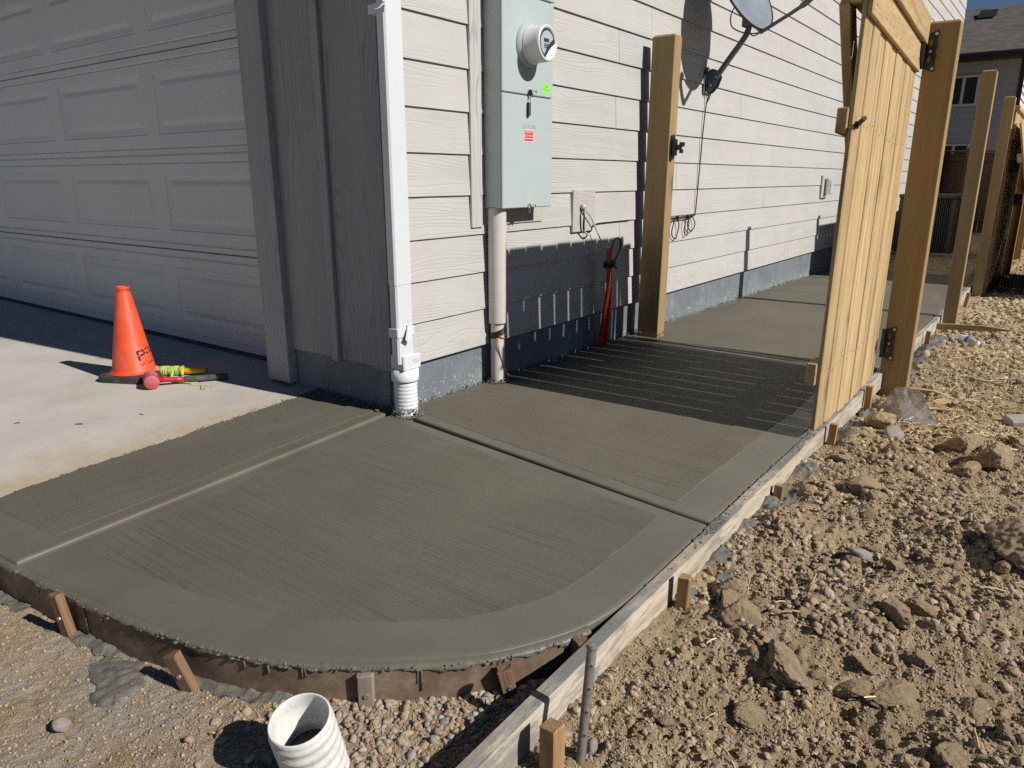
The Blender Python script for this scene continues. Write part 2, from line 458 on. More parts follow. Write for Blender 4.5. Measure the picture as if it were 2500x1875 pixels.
c = g.ramp(g.noise(1.0, 3, 0.7, g.map((4.0, 8.0, 8.0))), [(0.3, (0.075, 0.068, 0.062)), (0.6, (0.15, 0.135, 0.122)), (0.8, (0.20, 0.18, 0.165))])
g.col(c)
g.bump(g.wave(3.5, d='Y', dist=1.0), 0.4, 0.02)
MT['shingle'] = g.m
MT['fascia'] = plain('dark_gutter', (0.02, 0.02, 0.022), 0.5)
MT['ac'] = plain('condenser_paint', (0.11, 0.105, 0.098), 0.5, 0.1, var=0.1)
MT['ac_dark'] = plain('condenser_core', (0.03, 0.03, 0.03), 0.7)
g = G('clear_plastic', 0.18, 0, 0.5)
g.col((0.25, 0.225, 0.21))
g.b.inputs['Transmission Weight'].default_value = 0.0
g.b.inputs['Alpha'].default_value = 0.9
g.bump(g.math('ADD', g.noise(11, 4, 0.6, None, 1.5), g.math('MULTIPLY', g.noise(60, 3, 0.6), 0.2)), 0.9, 0.02)
MT['bag'] = g.m
g = G('bottle_plastic', 0.12, 0, 0.5)
g.col((0.85, 0.87, 0.90))
g.b.inputs['Alpha'].default_value = 0.45
MT['bottle'] = g.m
MT['blue_label'] = plain('blue_label', (0.03, 0.08, 0.42), 0.4)
MT['cap_white'] = plain('bottle_cap', (0.78, 0.78, 0.78), 0.4)
MT['rock'] = plain('grey_rock', (0.30, 0.275, 0.25), 0.85, var=0.3, sc=14, bump=0.5, dirt=(0.40, 0.29, 0.18))
MT['white_block'] = plain('broken_concrete', (0.42, 0.385, 0.33), 0.85, var=0.15, sc=25, bump=0.5)

# ------------------------------------------------------------------ geometry helpers
def link(name, me, mat=None, parent=None, loc=(0, 0, 0), rot=(0, 0, 0), smooth=False):
    o = bpy.data.objects.new(name, me)
    COL.objects.link(o)
    if mat is not None and not me.materials:
        me.materials.append(mat)
    if smooth:
        me.shade_smooth()
    o.location = loc
    o.rotation_euler = rot
    if parent is not None:
        o.parent = parent
    return o

def pyobj(name, verts, faces, mat, parent=None, loc=(0, 0, 0), rot=(0, 0, 0), smooth=False):
    me = bpy.data.meshes.new(name)
    me.from_pydata([tuple(v) for v in verts], [], faces)
    me.update()
    return link(name, me, mat, parent, loc, rot, smooth)

def bmobj(name, bm, mat, parent=None, loc=(0, 0, 0), rot=(0, 0, 0), smooth=False, fix=True):
    if fix:
        bmesh.ops.recalc_face_normals(bm, faces=bm.faces[:])
    me = bpy.data.meshes.new(name)
    bm.to_mesh(me)
    bm.free()
    return link(name, me, mat, parent, loc, rot, smooth)

def tag(o, label, cat=None, group=None, kind=None):
    o['label'] = label
    if cat:
        o['category'] = cat
    if group:
        o['group'] = group
    if kind:
        o['kind'] = kind
    return o

def empty(name, loc=(0, 0, 0), rot=(0, 0, 0), parent=None):
    o = bpy.data.objects.new(name, None)
    COL.objects.link(o)
    o.empty_display_size = 0.1
    o.location = loc
    o.rotation_euler = rot
    if parent:
        o.parent = parent
    return o

BOXES = {}
def box_mesh(size, bev=0.003, mat=None, key='', seg=1):
    k = (tuple(round(s, 4) for s in size), bev, mat.name if mat else '', key)
    if k in BOXES:
        return BOXES[k]
    bm = bmesh.new()
    bmesh.ops.create_cube(bm, size=1.0)
    bmesh.ops.scale(bm, vec=size, verts=bm.verts)
    if bev:
        bmesh.ops.bevel(bm, geom=bm.edges[:], offset=bev, segments=seg, affect='EDGES', profile=0.5)
    me = bpy.data.meshes.new('box')
    bm.to_mesh(me); bm.free()
    if mat:
        me.materials.append(mat)
    BOXES[k] = me
    return me

def box(name, lo, hi, mat, parent=None, bev=0.003, rot=(0, 0, 0), seg=1):
    size = [h - l for l, h in zip(lo, hi)]
    c = [(h + l) / 2 for l, h in zip(lo, hi)]
    return link(name, box_mesh(size, bev, mat, seg=seg), mat, parent, c, rot)

def add_box(bm, lo, hi, bev=0.0):
    r = bmesh.ops.create_cube(bm, size=1.0)
    vs = r['verts']
    for v in vs:
        v.co = Vector([lo[i] + (v.co[i] + 0.5) * (hi[i] - lo[i]) for i in range(3)])
    if bev:
        es = list({e for v in vs for e in v.link_edges})
        bmesh.ops.bevel(bm, geom=es, offset=bev, segments=1, affect='EDGES', profile=0.5)

def lathe(bm, prof, n=32, cap=True, mtx=None):
    """prof = [(r, z)...]; revolves about Z"""
    rings = []
    for r, z in prof:
        ring = []
        for i in range(n):
            a = 2 * math.pi * i / n
            p = Vector((r * math.cos(a), r * math.sin(a), z))
            if mtx is not None:
                p = mtx @ p
            ring.append(bm.verts.new(p))
        rings.append(ring)
    for a, b in zip(rings[:-1], rings[1:]):
        for i in range(n):
            j = (i + 1) % n
            bm.faces.new((a[i], a[j], b[j], b[i]))
    if cap:
        if prof[0][0] > 1e-6:
            bm.faces.new(rings[0][::-1])
        if prof[-1][0] > 1e-6:
            bm.faces.new(rings[-1])

def axis_mtx(origin, direction):
    q = Vector(direction).normalized().to_track_quat('Z', 'Y')
    return Matrix.Translation(origin) @ q.to_matrix().to_4x4()

def tube(bm, pts, r, n=8, cap=True, closed=False):
    pts = [Vector(p) for p in pts]
    rings = []
    up = Vector((0.13, 0.31, 0.94)).normalized()
    N = len(pts)
    for i, p in enumerate(pts):
        if closed:
            t = pts[(i + 1) % N] - pts[i - 1]
        else:
            t = pts[min(i + 1, N - 1)] - pts[max(i - 1, 0)]
        t.normalize()
        s = t.cross(up)
        if s.length < 1e-3:
            s = t.cross(Vector((1, 0, 0)))
        s.normalize()
        u = s.cross(t)
        rr = r[i] if isinstance(r, (list, tuple)) else r
        rings.append([bm.verts.new(p + (s * math.cos(2 * math.pi * k / n) + u * math.sin(2 * math.pi * k / n)) * rr) for k in range(n)])
    seq = list(zip(rings[:-1], rings[1:]))
    if closed:
        seq.append((rings[-1], rings[0]))
    for a, b in seq:
        for k in range(n):
            j = (k + 1) % n
            bm.faces.new((a[k], a[j], b[j], b[k]))
    if cap and not closed:
        bm.faces.new(rings[0][::-1]); bm.faces.new(rings[-1])

def spline(ctrl, per=8, closed=False):
    """Catmull-Rom"""
    P = [Vector(c) for c in ctrl]
    out = []
    N = len(P)
    rng_ = range(N) if closed else range(N - 1)
    for i in rng_:
        if closed:
            p0, p1, p2, p3 = P[i - 1], P[i], P[(i + 1) % N], P[(i + 2) % N]
        else:
            p0, p1, p2, p3 = P[max(i - 1, 0)], P[i], P[i + 1], P[min(i + 2, N - 1)]
        for k in range(per):
            t = k / per
            out.append(0.5 * ((2 * p1) + (p2 - p0) * t + (2 * p0 - 5 * p1 + 4 * p2 - p3) * t * t + (3 * p1 - p0 - 3 * p2 + p3) * t ** 3))
    if not closed:
        out.append(P[-1].copy())
    return out

def cable(name, ctrl, r, mat, parent=None, per=8, n=8, closed=False):
    bm = bmesh.new()
    tube(bm, spline(ctrl, per, closed), r, n, closed=closed)
    return bmobj(name, bm, mat, parent, smooth=True)

def prism(bm, poly, axis, a, b):
    """extrude a 2-D polygon along axis (0,1,2) from a to b"""
    def P(p, t):
        q = [0, 0, 0]
        o = [i for i in range(3) if i != axis]
        q[o[0]], q[o[1]] = p
        q[axis] = t
        return bm.verts.new(q)
    A = [P(p, a) for p in poly]
    B = [P(p, b) for p in poly]
    bm.faces.new(A[::-1]); bm.faces.new(B)
    for i in range(len(poly)):
        j = (i + 1) % len(poly)
        bm.faces.new((A[i], A[j], B[j], B[i]))

def text_mesh(txt, size, extrude=0.0004, spacing=1.0, offset=0.0, align='CENTER'):
    cu = bpy.data.curves.new('lettering', 'FONT')
    cu.body = txt
    cu.size = size
    cu.extrude = extrude
    cu.align_x = align
    cu.align_y = 'CENTER'
    cu.space_character = spacing
    cu.offset = offset
    cu.resolution_u = 3
    o = bpy.data.objects.new('lettering_source', cu)
    COL.objects.link(o)
    dg = bpy.context.evaluated_depsgraph_get()
    me = bpy.data.meshes.new_from_object(o.evaluated_get(dg))
    bpy.data.objects.remove(o)
    bpy.data.curves.remove(cu)
    return me

def copy_tree(o, parent=None):
    c = o.copy()
    COL.objects.link(c)
    c.parent = parent
    for ch in o.children:
        copy_tree(ch, c)
    return c

# value noise -------------------------------------------------------------
def _h(ix, iy, seed):
    n = (ix.astype(np.int64) * 374761393 + iy.astype(np.int64) * 668265263 + seed * 144269504) & 0x7fffffff
    n = ((n ^ (n >> 13)) * 1274126177) & 0x7fffffff
    return ((n ^ (n >> 16)) & 0xffff) / 65535.0

def vnoise(x, y, seed=0):
    x = np.asarray(x, float); y = np.asarray(y, float)
    ix = np.floor(x); iy = np.floor(y)
    fx = x - ix; fy = y - iy
    fx = fx * fx * (3 - 2 * fx); fy = fy * fy * (3 - 2 * fy)
    a = _h(ix, iy, seed); b = _h(ix + 1, iy, seed); c = _h(ix, iy + 1, seed); d = _h(ix + 1, iy + 1, seed)
    return (a * (1 - fx) + b * fx) * (1 - fy) + (c * (1 - fx) + d * fx) * fy

def vnoise3(P, seed=0):
    I = np.floor(P); F = P - I
    F = F * F * (3 - 2 * F)
    out = 0.0
    for dz in (0, 1):
        iz = (I[:, 2] + dz).astype(np.int64) * 7919
        a = _h(I[:, 0] + iz, I[:, 1] - iz, seed); b = _h(I[:, 0] + 1 + iz, I[:, 1] - iz, seed)
        c = _h(I[:, 0] + iz, I[:, 1] + 1 - iz, seed); d = _h(I[:, 0] + 1 + iz, I[:, 1] + 1 - iz, seed)
        pl = (a * (1 - F[:, 0]) + b * F[:, 0]) * (1 - F[:, 1]) + (c * (1 - F[:, 0]) + d * F[:, 0]) * F[:, 1]
        out = out + pl * (F[:, 2] if dz else 1 - F[:, 2])
    return out

def fbm(x, y, oct=4, seed=0, gain=0.5):
    s = 0.0; a = 1.0; t = 0.0
    for k in range(oct):
        s = s + a * (vnoise(x * 2 ** k + 17.3 * k, y * 2 ** k - 9.1 * k, seed + k) - 0.5)
        t += a; a *= gain
    return s / t

def sstep(a, b, x):
    t = np.clip((np.asarray(x, float) - a) / (b - a), 0, 1)
    return t * t * (3 - 2 * t)

# ------------------------------------------------------------------ levels
def slab_z(x, y):
    return -0.013 * x - 0.0117 * max(y, 0.0)

def drive_z(y):
    return 0.008 + 0.009 * (y - 0.21)

HUMPS = [(1.90, -0.42, 0.16, 0.05), (2.06, -0.20, 0.22, 0.045), (1.70, 0.08, 0.10, 0.035), (2.22, 0.30, 0.25, 0.05), (1.98, 0.60, 0.20, 0.035),
         (1.82, -0.75, 0.12, -0.03), (2.02, -0.70, 0.13, -0.04), (1.78, 0.9, 0.12, 0.04), (2.15, 1.4, 0.3, 0.06), (1.63, 1.15, 0.10, 0.045),
         (1.66, 0.42, 0.09, 0.03), (2.3, -0.1, 0.12, 0.05), (1.62, 1.9, 0.14, 0.04), (1.72, 3.3, 0.3, 0.05)]
def ground_z(x, y):
    x = np.asarray(x, float); y = np.asarray(y, float)
    right = sstep(1.40, 1.56, x)
    base_r = -0.092 - 0.085 * sstep(0.5, 2.2, y) - 0.03 * sstep(3.0, 8.0, y) - 0.05 * sstep(9, 20, y)
    base_f = np.full_like(x, -0.108)
    z = base_f * (1 - right) + base_r * right
    amp = 0.35 + 0.65 * sstep(1.50, 1.66, x) * (0.55 + 0.45 * sstep(-1.35, -0.9, y))
    near = sstep(60, 20, np.abs(x)) * sstep(60, 25, np.abs(y))
    for hx, hy, hr, hh in HUMPS:
        z = z + hh * np.exp(-((x - hx) ** 2 + (y - hy) ** 2) / (hr * hr)) * sstep(1.54, 1.62, x)
    bil = np.abs(2 * vnoise(x * 17 + 4, y * 17, 31) - 1) * 0.6 + np.abs(2 * vnoise(x * 31 + 9, y * 31, 37) - 1) * 0.4
    z = z + amp * near * (0.055 * fbm(x * 3.2, y * 3.2, 3, 1) + 0.030 * fbm(x * 13, y * 13, 3, 5) + 0.018 * (0.45 - bil))
    ridg = 1 - np.abs(2 * vnoise(x * 34, y * 34, 9) - 1)
    z = z + amp * near * (0.012 * (ridg - 0.5) + 0.016 * fbm(x * 62, y * 62, 3, 21))
    # ground stays below the concrete
    return z

def gz(x, y):
    return float(ground_z(np.array([x]), np.array([y]))[0])

# ------------------------------------------------------------------ ground sheet
def axis_coords(segs):
    out = [segs[0][0]]
    for a, b, st in segs:
        n = max(1, int(round((b - a) / st)))
        out += list(np.linspace(a, b, n + 1)[1:])
    return np.array(out)

def far_coords(start, end, n, sign):
    t = np.linspace(0, 1, n + 1)[1:]
    return start + sign * (abs(end - start)) * t ** 3

def build_ground():
    xs = axis_coords([(-0.35, 0.0, 0.02), (0.0, 1.5, 0.0055), (1.5, 2.42, 0.0048), (2.42, 3.2, 0.04)])
    xs = np.concatenate([far_coords(-0.35, -600, 26, -1)[::-1], xs, far_coords(3.2, 600, 26, 1)])
    ys = axis_coords([(-2.2, -1.86, 0.03), (-1.86, -0.95, 0.005), (-0.95, 1.2, 0.0052), (1.2, 3.2, 0.011), (3.2, 9.0, 0.03), (9.0, 22, 0.15)])
    ys = np.concatenate([far_coords(-2.2, -600, 26, -1)[::-1], ys, far_coords(22, 900, 28, 1)])
    X, Y = np.meshgrid(xs, ys)
    Z = ground_z(X, Y)
    ny, nx = X.shape
    V = np.stack([X, Y, Z], -1).reshape(-1, 3)
    i, j = np.meshgrid(np.arange(nx - 1), np.arange(ny - 1))
    a = (j * nx + i)
    F = np.stack([a, a + 1, a + nx + 1, a + nx], -1).reshape(-1, 4)
    cx = (X[:-1, :-1] + X[1:, 1:]).reshape(-1) / 2
    cy = (Y[:-1, :-1] + Y[1:, 1:]).reshape(-1) / 2
    hide = ((cx < 1.44) & (cx > -30) & (cy > -0.72) & (cy < 7.55)) | ((cx < -0.3) & (cx > -30) & (cy > -6) & (cy < 30))
    F = F[~hide]
    used = np.unique(F)
    remap = -np.ones(len(V), int); remap[used] = np.arange(len(used))
    V = V[used]; F = remap[F]
    return mesh_np('ground', V, F, MT['soil'])

def mesh_np(name, V, F, mat, smooth=True, parent=None):
    me = bpy.data.meshes.new(name)
    me.vertices.add(len(V))
    me.vertices.foreach_set('co', np.ascontiguousarray(V, np.float32).ravel())
    k = F.shape[1]
    me.loops.add(F.size)
    me.loops.foreach_set('vertex_index', np.ascontiguousarray(F, np.int32).ravel())
    me.polygons.add(len(F))
    me.polygons.foreach_set('loop_start', np.arange(0, F.size, k, dtype=np.int32))
    me.update(calc_edges=True)
    me.validate()
    return link(name, me, mat, parent, smooth=smooth)

ground = build_ground()
tag(ground, 'bare tan construction soil beside the new walkway', kind='structure')

# ------------------------------------------------------------------ driveway
EDGE = [(-0.512, 0.02), (-0.502, -0.07), (-0.484, -0.321), (-0.458, -0.522), (-0.437, -0.694), (-0.424, -0.866), (-0.407, -1.019), (-0.392, -1.139), (-0.375, -1.248), (-0.359, -1.361), (-0.352, -1.45), (-0.35, -1.57)]
def wobble_line(pts, amp, freq, seed, per=10):
    sp = spline([(x, y, 0) for x, y in pts], per)
    out = []
    for p in sp:
        w = float(fbm(np.array([p.y * freq]), np.array([seed * 3.7]), 3, seed)) * amp
        out.append((p.x + w, p.y))
    return out
EDGE_W = wobble_line(EDGE, 0.022, 14, 3)
drive = empty('driveway')
tag(drive, 'pale dusty concrete driveway in front of the garage door', kind='structure')
def sheet(name, poly, zf, depth, mat, parent, top_in=0.0):
    bm = bmesh.new()
    top = [bm.verts.new((x, y, zf(x, y))) for x, y in poly]
    bot = [bm.verts.new((x, y, zf(x, y) - depth)) for x, y in poly]
    bm.faces.new(top)
    for i in range(len(poly)):
        j = (i + 1) % len(poly)
        bm.faces.new((top[i], bot[i], bot[j], top[j]))
    return bmobj(name, bm, mat, parent)
def joint_y(x):      # the joint that runs along the garage door
    return float(np.interp(x, [-7.0, -4.1, -3.2, -2.1, -1.4, -0.9, -0.5], JTAB))
JTAB = [0.0, -0.004, 0.022, 0.010, 0.010, 0.018, 0.010]
main_poly = EDGE_W[4:] + [(-0.37, -9.0), (-7.0, -9.0), (-7.0, 0.1)]
jn = [(x, joint_y(x) - 0.0022) for x in np.linspace(-4.6, -0.522, 22)]
main_poly = [p for p in EDGE_W if p[1] < joint_y(-0.5) - 0.004] + [(-0.40, -9.0), (-7.0, -9.0), (-7.0, joint_y(-7.0) - 0.0022)] + jn
sheet('driveway_slab', main_poly, lambda x, y: drive_z(y), 0.14, MT['driveway'], drive)
ap = [(x, joint_y(x) + 0.0022) for x in np.linspace(-0.522, -4.6, 22)]
apron = ap + [(-7.0, joint_y(-7.0) + 0.0022), (-7.0, 0.6), (-0.533, 0.6)] + [p for p in EDGE_W if p[1] >= joint_y(-0.5) + 0.004]
sheet('apron_slab', apron, lambda x, y: drive_z(y) + 0.003, 0.14, MT['driveway'], drive)
sheet('joint_filler', [(-0.4, -0.5), (-7, -0.5), (-7, 0.3), (-0.5, 0.3)], lambda x, y: drive_z(y) - 0.008, 0.1, MT['black_rubber'], drive)

# ------------------------------------------------------------------ fresh walkway
def off_poly(poly, dist):
    """inset a convex polygon (either orientation); dist[i] belongs to the edge i -> i+1"""
    n = len(poly)
    A = sum(poly[i][0] * poly[(i + 1) % n][1] - poly[(i + 1) % n][0] * poly[i][1] for i in range(n))
    s = 1 if A > 0 else -1
    out = []
    def edge(i):
        a = Vector(poly[i]); b = Vector(poly[(i + 1) % n])
        d = (b - a).normalized()
        nrm = Vector((-d.y, d.x)) * s
        return a + nrm * dist[i], d, nrm
    for i in range(n):
        p, d, nr = edge(i - 1)
        q, e, ne = edge(i)
        cr = d.x * e.y - d.y * e.x
        if abs(cr) < 0.12:
            m = (nr + ne).normalized()
            out.append(tuple(Vector(poly[i]) + m * 0.5 * (dist[i - 1] + dist[i])))
        else:
            t = ((q - p).x * e.y - (q - p).y * e.x) / cr
            out.append(tuple(p + d * t))
    return out

def densify(poly, dist, step):
    P = []; D = []
    n = len(poly)
    for i in range(n):
        a = Vector(poly[i]); b = Vector(poly[(i + 1) % n])
        k = max(1, int((b - a).length / step))
        for j in range(k):
            P.append(tuple(a + (b - a) * j / k)); D.append(dist[i])
    return P, D

walk = empty('walkway')
tag(walk, 'freshly poured grey concrete walkway along the side of the house', kind='structure')
def panel(poly, bands, broom, seed, zf=slab_z):
    n = len(poly)
    P1 = off_poly(poly, [0.0035] * n)
    P2 = off_poly(poly, [0.011] * n)
    bm = bmesh.new()
    def ring(pp, dz):
        return [bm.verts.new((x, y, zf(x, y) + dz)) for x, y in pp]
    r0 = ring(poly, -0.12); r1 = ring(poly, -0.007); r2 = ring(P1, -0.0022); r3 = ring(P2, 0.0)
    for a, b in ((r0, r1), (r1, r2), (r2, r3)):
        for i in range(n):
            j = (i + 1) % n
            bm.faces.new((a[i], a[j], b[j], b[i]))
    bm.faces.new(r3)
    slab = bmobj('slab_panel', bm, MT['trowel'], walk)
    # broomed field, a hair above the troweled border, with a ragged edge
    F = off_poly(poly, bands)
    F, D = densify(F, bands, 0.022)
    cxm = sum(p[0] for p in F) / len(F); cym = sum(p[1] for p in F) / len(F)
    F2 = []
    for (x, y) in F:
        w = float(fbm(np.array([x * 16.0]), np.array([y * 16.0]), 3, seed)) * 0.016 + float(fbm(np.array([x * 2.4]), np.array([y * 2.4]), 2, seed + 5)) * 0.03
        d = Vector((cxm - x, cym - y)).normalized()
        F2.append((x + d.x * w, y + d.y * w))
    bm = bmesh.new()
    a = [bm.verts.new((x, y, zf(x, y) - 0.002)) for x, y in F2]
    F3 = [(x + (cxm - x) * 0.004, y + (cym - y) * 0.004) for x, y in F2]
    b = [bm.verts.new((x, y, zf(x, y) + 0.0014)) for x, y in F3]
    m = len(F2)
    for i in range(m):
        j = (i + 1) % m
        bm.faces.new((a[i], a[j], b[j], b[i]))
    bm.faces.new(b)
    bmobj('broom_finish', bm, MT[broom], slab)
    return slab

CURVE = [(1.5, -0.52), (1.499, -0.66), (1.486, -0.77), (1.452, -0.885), (1.36, -1.042), (1.235, -1.165), (1.12, -1.257), (0.966, -1.341), (0.79, -1.398), (0.577, -1.447), (0.336, -1.48), (0.148, -1.503)]
CURVE_S = [(p.x, p.y) for p in spline([(x, y, 0) for x, y in CURVE], 4)]
J = 0.0055           # half width of a tooled joint
J1a, J1b = Vector((0.0, 0.02)), Vector((1.5, -0.165))
def j1(x, off):
    t = x / 1.5
    return (x, J1a.y + (J1b.y - J1a.y) * t + off)
def j0(y, off):      # joint along the line of the house wall
    return (0.006 + (-y) * 0.0945 + off, y)
# main rounded panel
pm = [j1(0.024, -J), ] + [j1(1.5, -J)] + CURVE_S[:-1] + [j0(-1.503, J * 1.2)]
pm[0] = (0.0135 + J, -0.004 - J)
bands = [0.058] + [0.135] * (len(pm) - 3) + [0.135, 0.062]
panel(pm, bands, 'broom_x', 31)
# strip beside the driveway
strip = [j0(0.016, -J)] + [j0(-1.503, -J), (-0.1, -1.528), (-0.365, -1.545)] + [(x + 0.003, y) for x, y in EDGE_W[::-1] if y > -1.5]
strip = strip[:-1] + [(-0.53, 0.016)]
sb = [0.062, 0.135, 0.135] + [0.012] * (len(strip) - 5) + [0.012, 0.03]
panel(strip, sb, 'broom_y', 47, lambda x, y: 0.004 - 0.006 * x)
# panels along the house
JY = [0.0, 2.13, 3.56, 5.02, 6.35, 7.72]
for i in range(5):
    y0, y1 = JY[i], JY[i + 1]
    a = (0.004, y0 + J) if i else j1(0.004, J)
    b = (1.5, y0 + J) if i else j1(1.5, J)
    pl = [a, b, (1.5, y1 - J), (0.004, y1 - J)]
    panel(pl, [0.058, 0.135, 0.058, 0.05], 'broom_x', 60 + i)
# compacted base the joints are cut down to
bm = bmesh.new()
prism(bm, [(-0.3, -1.2), (0.2, -1.42), (0.8, -1.34), (1.2, -1.1), (1.44, -0.8), (1.485, -0.4), (1.485, 7.7), (-0.02, 7.7), (-0.02, 0.05), (-0.5, 0.05)], 2, -0.13, -0.128)
for v in bm.verts:
    if v.co.z > -0.1285:
        v.co.z = slab_z(v.co.x, v.co.y) - 0.021
bmobj('joint_base', bm, MT['trowel'], walk)

# ------------------------------------------------------------------ the house
house = empty('house')
tag(house, 'house with beige lap siding and grey board garage front', 'house')
Z0, ROW, NROW = 0.1865, 0.1778, 31
YEND = 15.62
box('foundation_wall', (-0.22, 0.05, -0.45), (-0.014, YEND - 0.02, 0.20), MT['foundation'], house, 0)
box('foundation_front', (-0.66, 0.014, -0.45), (-0.0145, 0.30, 0.205), MT['foundation'], house, 0.002)
box('wall_core', (-0.15, 0.03, 0.192), (-0.004, YEND - 0.01, 5.72), MT['trim_beige'], house, 0)
box('front_wall_core', (-0.70, 0.016, 0.206), (-0.152, 0.26, 5.72), MT['board'], house, 0)
box('header_wall', (-6.2, 0.016, 2.2), (-0.702, 0.26, 5.72), MT['board'], house, 0)
box('end_wall', (-6.9, 0.016, -0.4), (-5.5, 0.26, 5.72), MT['board'], house, 0)
box('far_wall', (-9.0, YEND - 0.2, -0.4), (-0.16, YEND - 0.02, 5.72), MT['trim_beige'], house, 0)
# lap planks, each its own piece
SEAM = {0: [5.438], 1: [1.323, 6.012], 2: [1.559, 1.989, 6.593], 3: [4.659], 4: [2.768], 5: [4.76], 6: [1.883, 6.6], 7: [3.9], 8: [1.893, 6.6], 9: [2.291, 6.992], 10: [4.765], 12: [4.747]}
def plank(z, ya, yb, tint=0):
    t = 0.008
    top = z + ROW + 0.025
    xb, xt = 0.0155, 0.0035
    j = rnd.uniform(-0.0006, 0.0006)
    v = [(xb - t + j, ya, z), (xb + j, ya, z + 0.0008), (xt, ya, top), (xt - t + 0.004, ya, top),
         (xb - t + j, yb, z), (xb + j, yb, z + 0.0008), (xt, yb, top), (xt - t + 0.004, yb, top)]
    f = [(0, 3, 2, 1), (4, 5, 6, 7), (1, 2, 6, 5), (0, 1, 5, 4), (2, 3, 7, 6), (0, 4, 7, 3)]
    return pyobj('siding_plank', v, f, MT['siding'], house)
for k in range(NROW):
    z = Z0 + ROW * k
    cuts = list(SEAM.get(k, []))
    if not cuts:
        cuts = [rnd.uniform(1.2, 4.2)]
    y = max(cuts)
    while y + 3.66 < YEND - 0.3:
        y += 3.66
        cuts.append(y)
    edges = [0.034] + sorted(cuts) + [YEND]
    for a, b in zip(edges[:-1], edges[1:]):
        plank(z, a + (0.0015 if a > 0.1 else 0), b - 0.0015)
# front: boards, battens, corner board
def fb(name, x0, x1, y0, y1, z0, z1, m, bev=0.002):
    return box(name, (x0, y0, z0), (x1, y1, z1), m, house, bev)
fb('front_board', -0.66, -0.322, 0.0, 0.0145, 0.193, 5.7, MT['board'])
fb('front_board', -0.3185, -0.062, 0.0005, 0.0145, 0.192, 5.7, MT['board'])
fb('batten', -0.343, -0.300, -0.019, -0.0005, 0.183, 5.7, MT['batten'])
fb('corner_board', -0.0795, 0.0185, -0.004, 0.0325, 0.182, 5.7, MT['board'])
fb('jamb_casing', -0.79, -0.642, -0.036, 0.0135, 0.03, 5.7, MT['batten'], 0.003)
fb('jamb_stop', -0.83, -0.7905, -0.020, 0.20, 0.02, 2.4, MT['batten'], 0.002)
fb('head_casing', -5.7, -0.7915, -0.034, 0.0135, 2.17, 2.36, MT['batten'], 0.003)
# trim strip beside the meter cabinet and the small covers on the wall
box('trim_strip', (0.010, 0.542, 0.752), (0.0235, 0.62, 5.2), MT['trim_beige'], house, 0.002)
box('cover_plate', (0.008, 0.66, 0.758), (0.0215, 1.12, 0.90), MT['siding'], house, 0.002)
cp = box('cover_plate', (0.008, 1.415, 0.682), (0.0255, 1.652, 0.912), MT['siding'], house, 0.003)
# roof (above the picture)
bm = bmesh.new()
prism(bm, [(0.45, 5.66), (0.45, 5.80), (-4.4, 7.9), (-9.4, 5.75), (-9.4, 5.61), (-4.4, 7.74)], 1, -0.5, YEND + 0.4)
bmobj('roof', bm, MT['shingle'], house)

# ------------------------------------------------------------------ garage door
gd = empty('garage_door', (0, 0.21, 0))
tag(gd, 'closed grey sectional garage door with raised rectangular panels', 'garage door')
DX0, DX1 = -5.52, -0.835
PAN = [(-1.975 - 1.163 * i, -0.945 - 1.163 * i) for i in range(4)]
SECZ = [0.034, 0.570, 1.099, 1.632, 2.168]
def door_section(k):
    z0, z1 = SECZ[k] + 0.0015, SECZ[k + 1] - 0.0015
    pz0, pz1 = z0 + 0.108, z0 + 0.108 + 0.325
    bm = bmesh.new()
    prof_lo = [(z0, 0.006), (z0 + 0.004, 0.0), (z0 + 0.030, 0.0), (z0 + 0.037, 0.0045), (z0 + 0.044, 0.0), (pz0, 0.0)]
    prof_hi = [(pz1, 0.0), (z1 - 0.048, 0.0), (z1 - 0.041, 0.0045), (z1 - 0.034, 0.0), (z1 - 0.004, 0.0), (z1, 0.006)]
    for prof in (prof_lo, prof_hi):
        for (za, da), (zb, db) in zip(prof[:-1], prof[1:]):
            vs = [bm.verts.new(p) for p in ((DX0, da, za), (DX1, da, za), (DX1, db, zb), (DX0, db, zb))]
            bm.faces.new(vs)
    xs = [DX0] + sorted([x for p in PAN for x in p]) + [DX1]
    for i in range(0, len(xs), 2):
        vs = [bm.verts.new(p) for p in ((xs[i], 0, pz0), (xs[i + 1], 0, pz0), (xs[i + 1], 0, pz1), (xs[i], 0, pz1))]
        bm.faces.new(vs)
    # sides and back
    add_box(bm, (DX0, 0.02, z0), (DX1, 0.045, z1))
    for xx in (DX0, DX1):
        vs = [bm.verts.new(p) for p in ((xx, 0, z0 + 0.004), (xx, 0.02, z0), (xx, 0.02, z1), (xx, 0, z1 - 0.004))]
        bm.faces.new(vs)
    for zz, d in ((z0, 1), (z1, -1)):
        vs = [bm.verts.new(p) for p in ((DX0, 0.006, zz), (DX1, 0.006, zz), (DX1, 0.02, zz), (DX0, 0.02, zz))]
        bm.faces.new(vs)
    sec = bmobj('door_section', bm, MT['door'], gd)
    for (a, b) in PAN:
        bm = bmesh.new()
        steps = [(0.0, 0.0), (0.006, 0.004), (0.012, 0.004), (0.040, 0.0075), (0.046, 0.0075), (0.066, 0.002), (0.072, 0.001)]
        rings = []
        for ins, dep in steps:
            rings.append([bm.verts.new(p) for p in ((a + ins, dep, pz0 + ins), (b - ins, dep, pz0 + ins), (b - ins, dep, pz1 - ins), (a + ins, dep, pz1 - ins))])
        for r, q in zip(rings[:-1], rings[1:]):
            for i in range(4):
                j = (i + 1) % 4
                bm.faces.new((r[i], r[j], q[j], q[i]))
        bm.faces.new(rings[-1])
        bmobj('raised_panel', bm, MT['door'], sec)
for k in range(4):
    door_section(k)
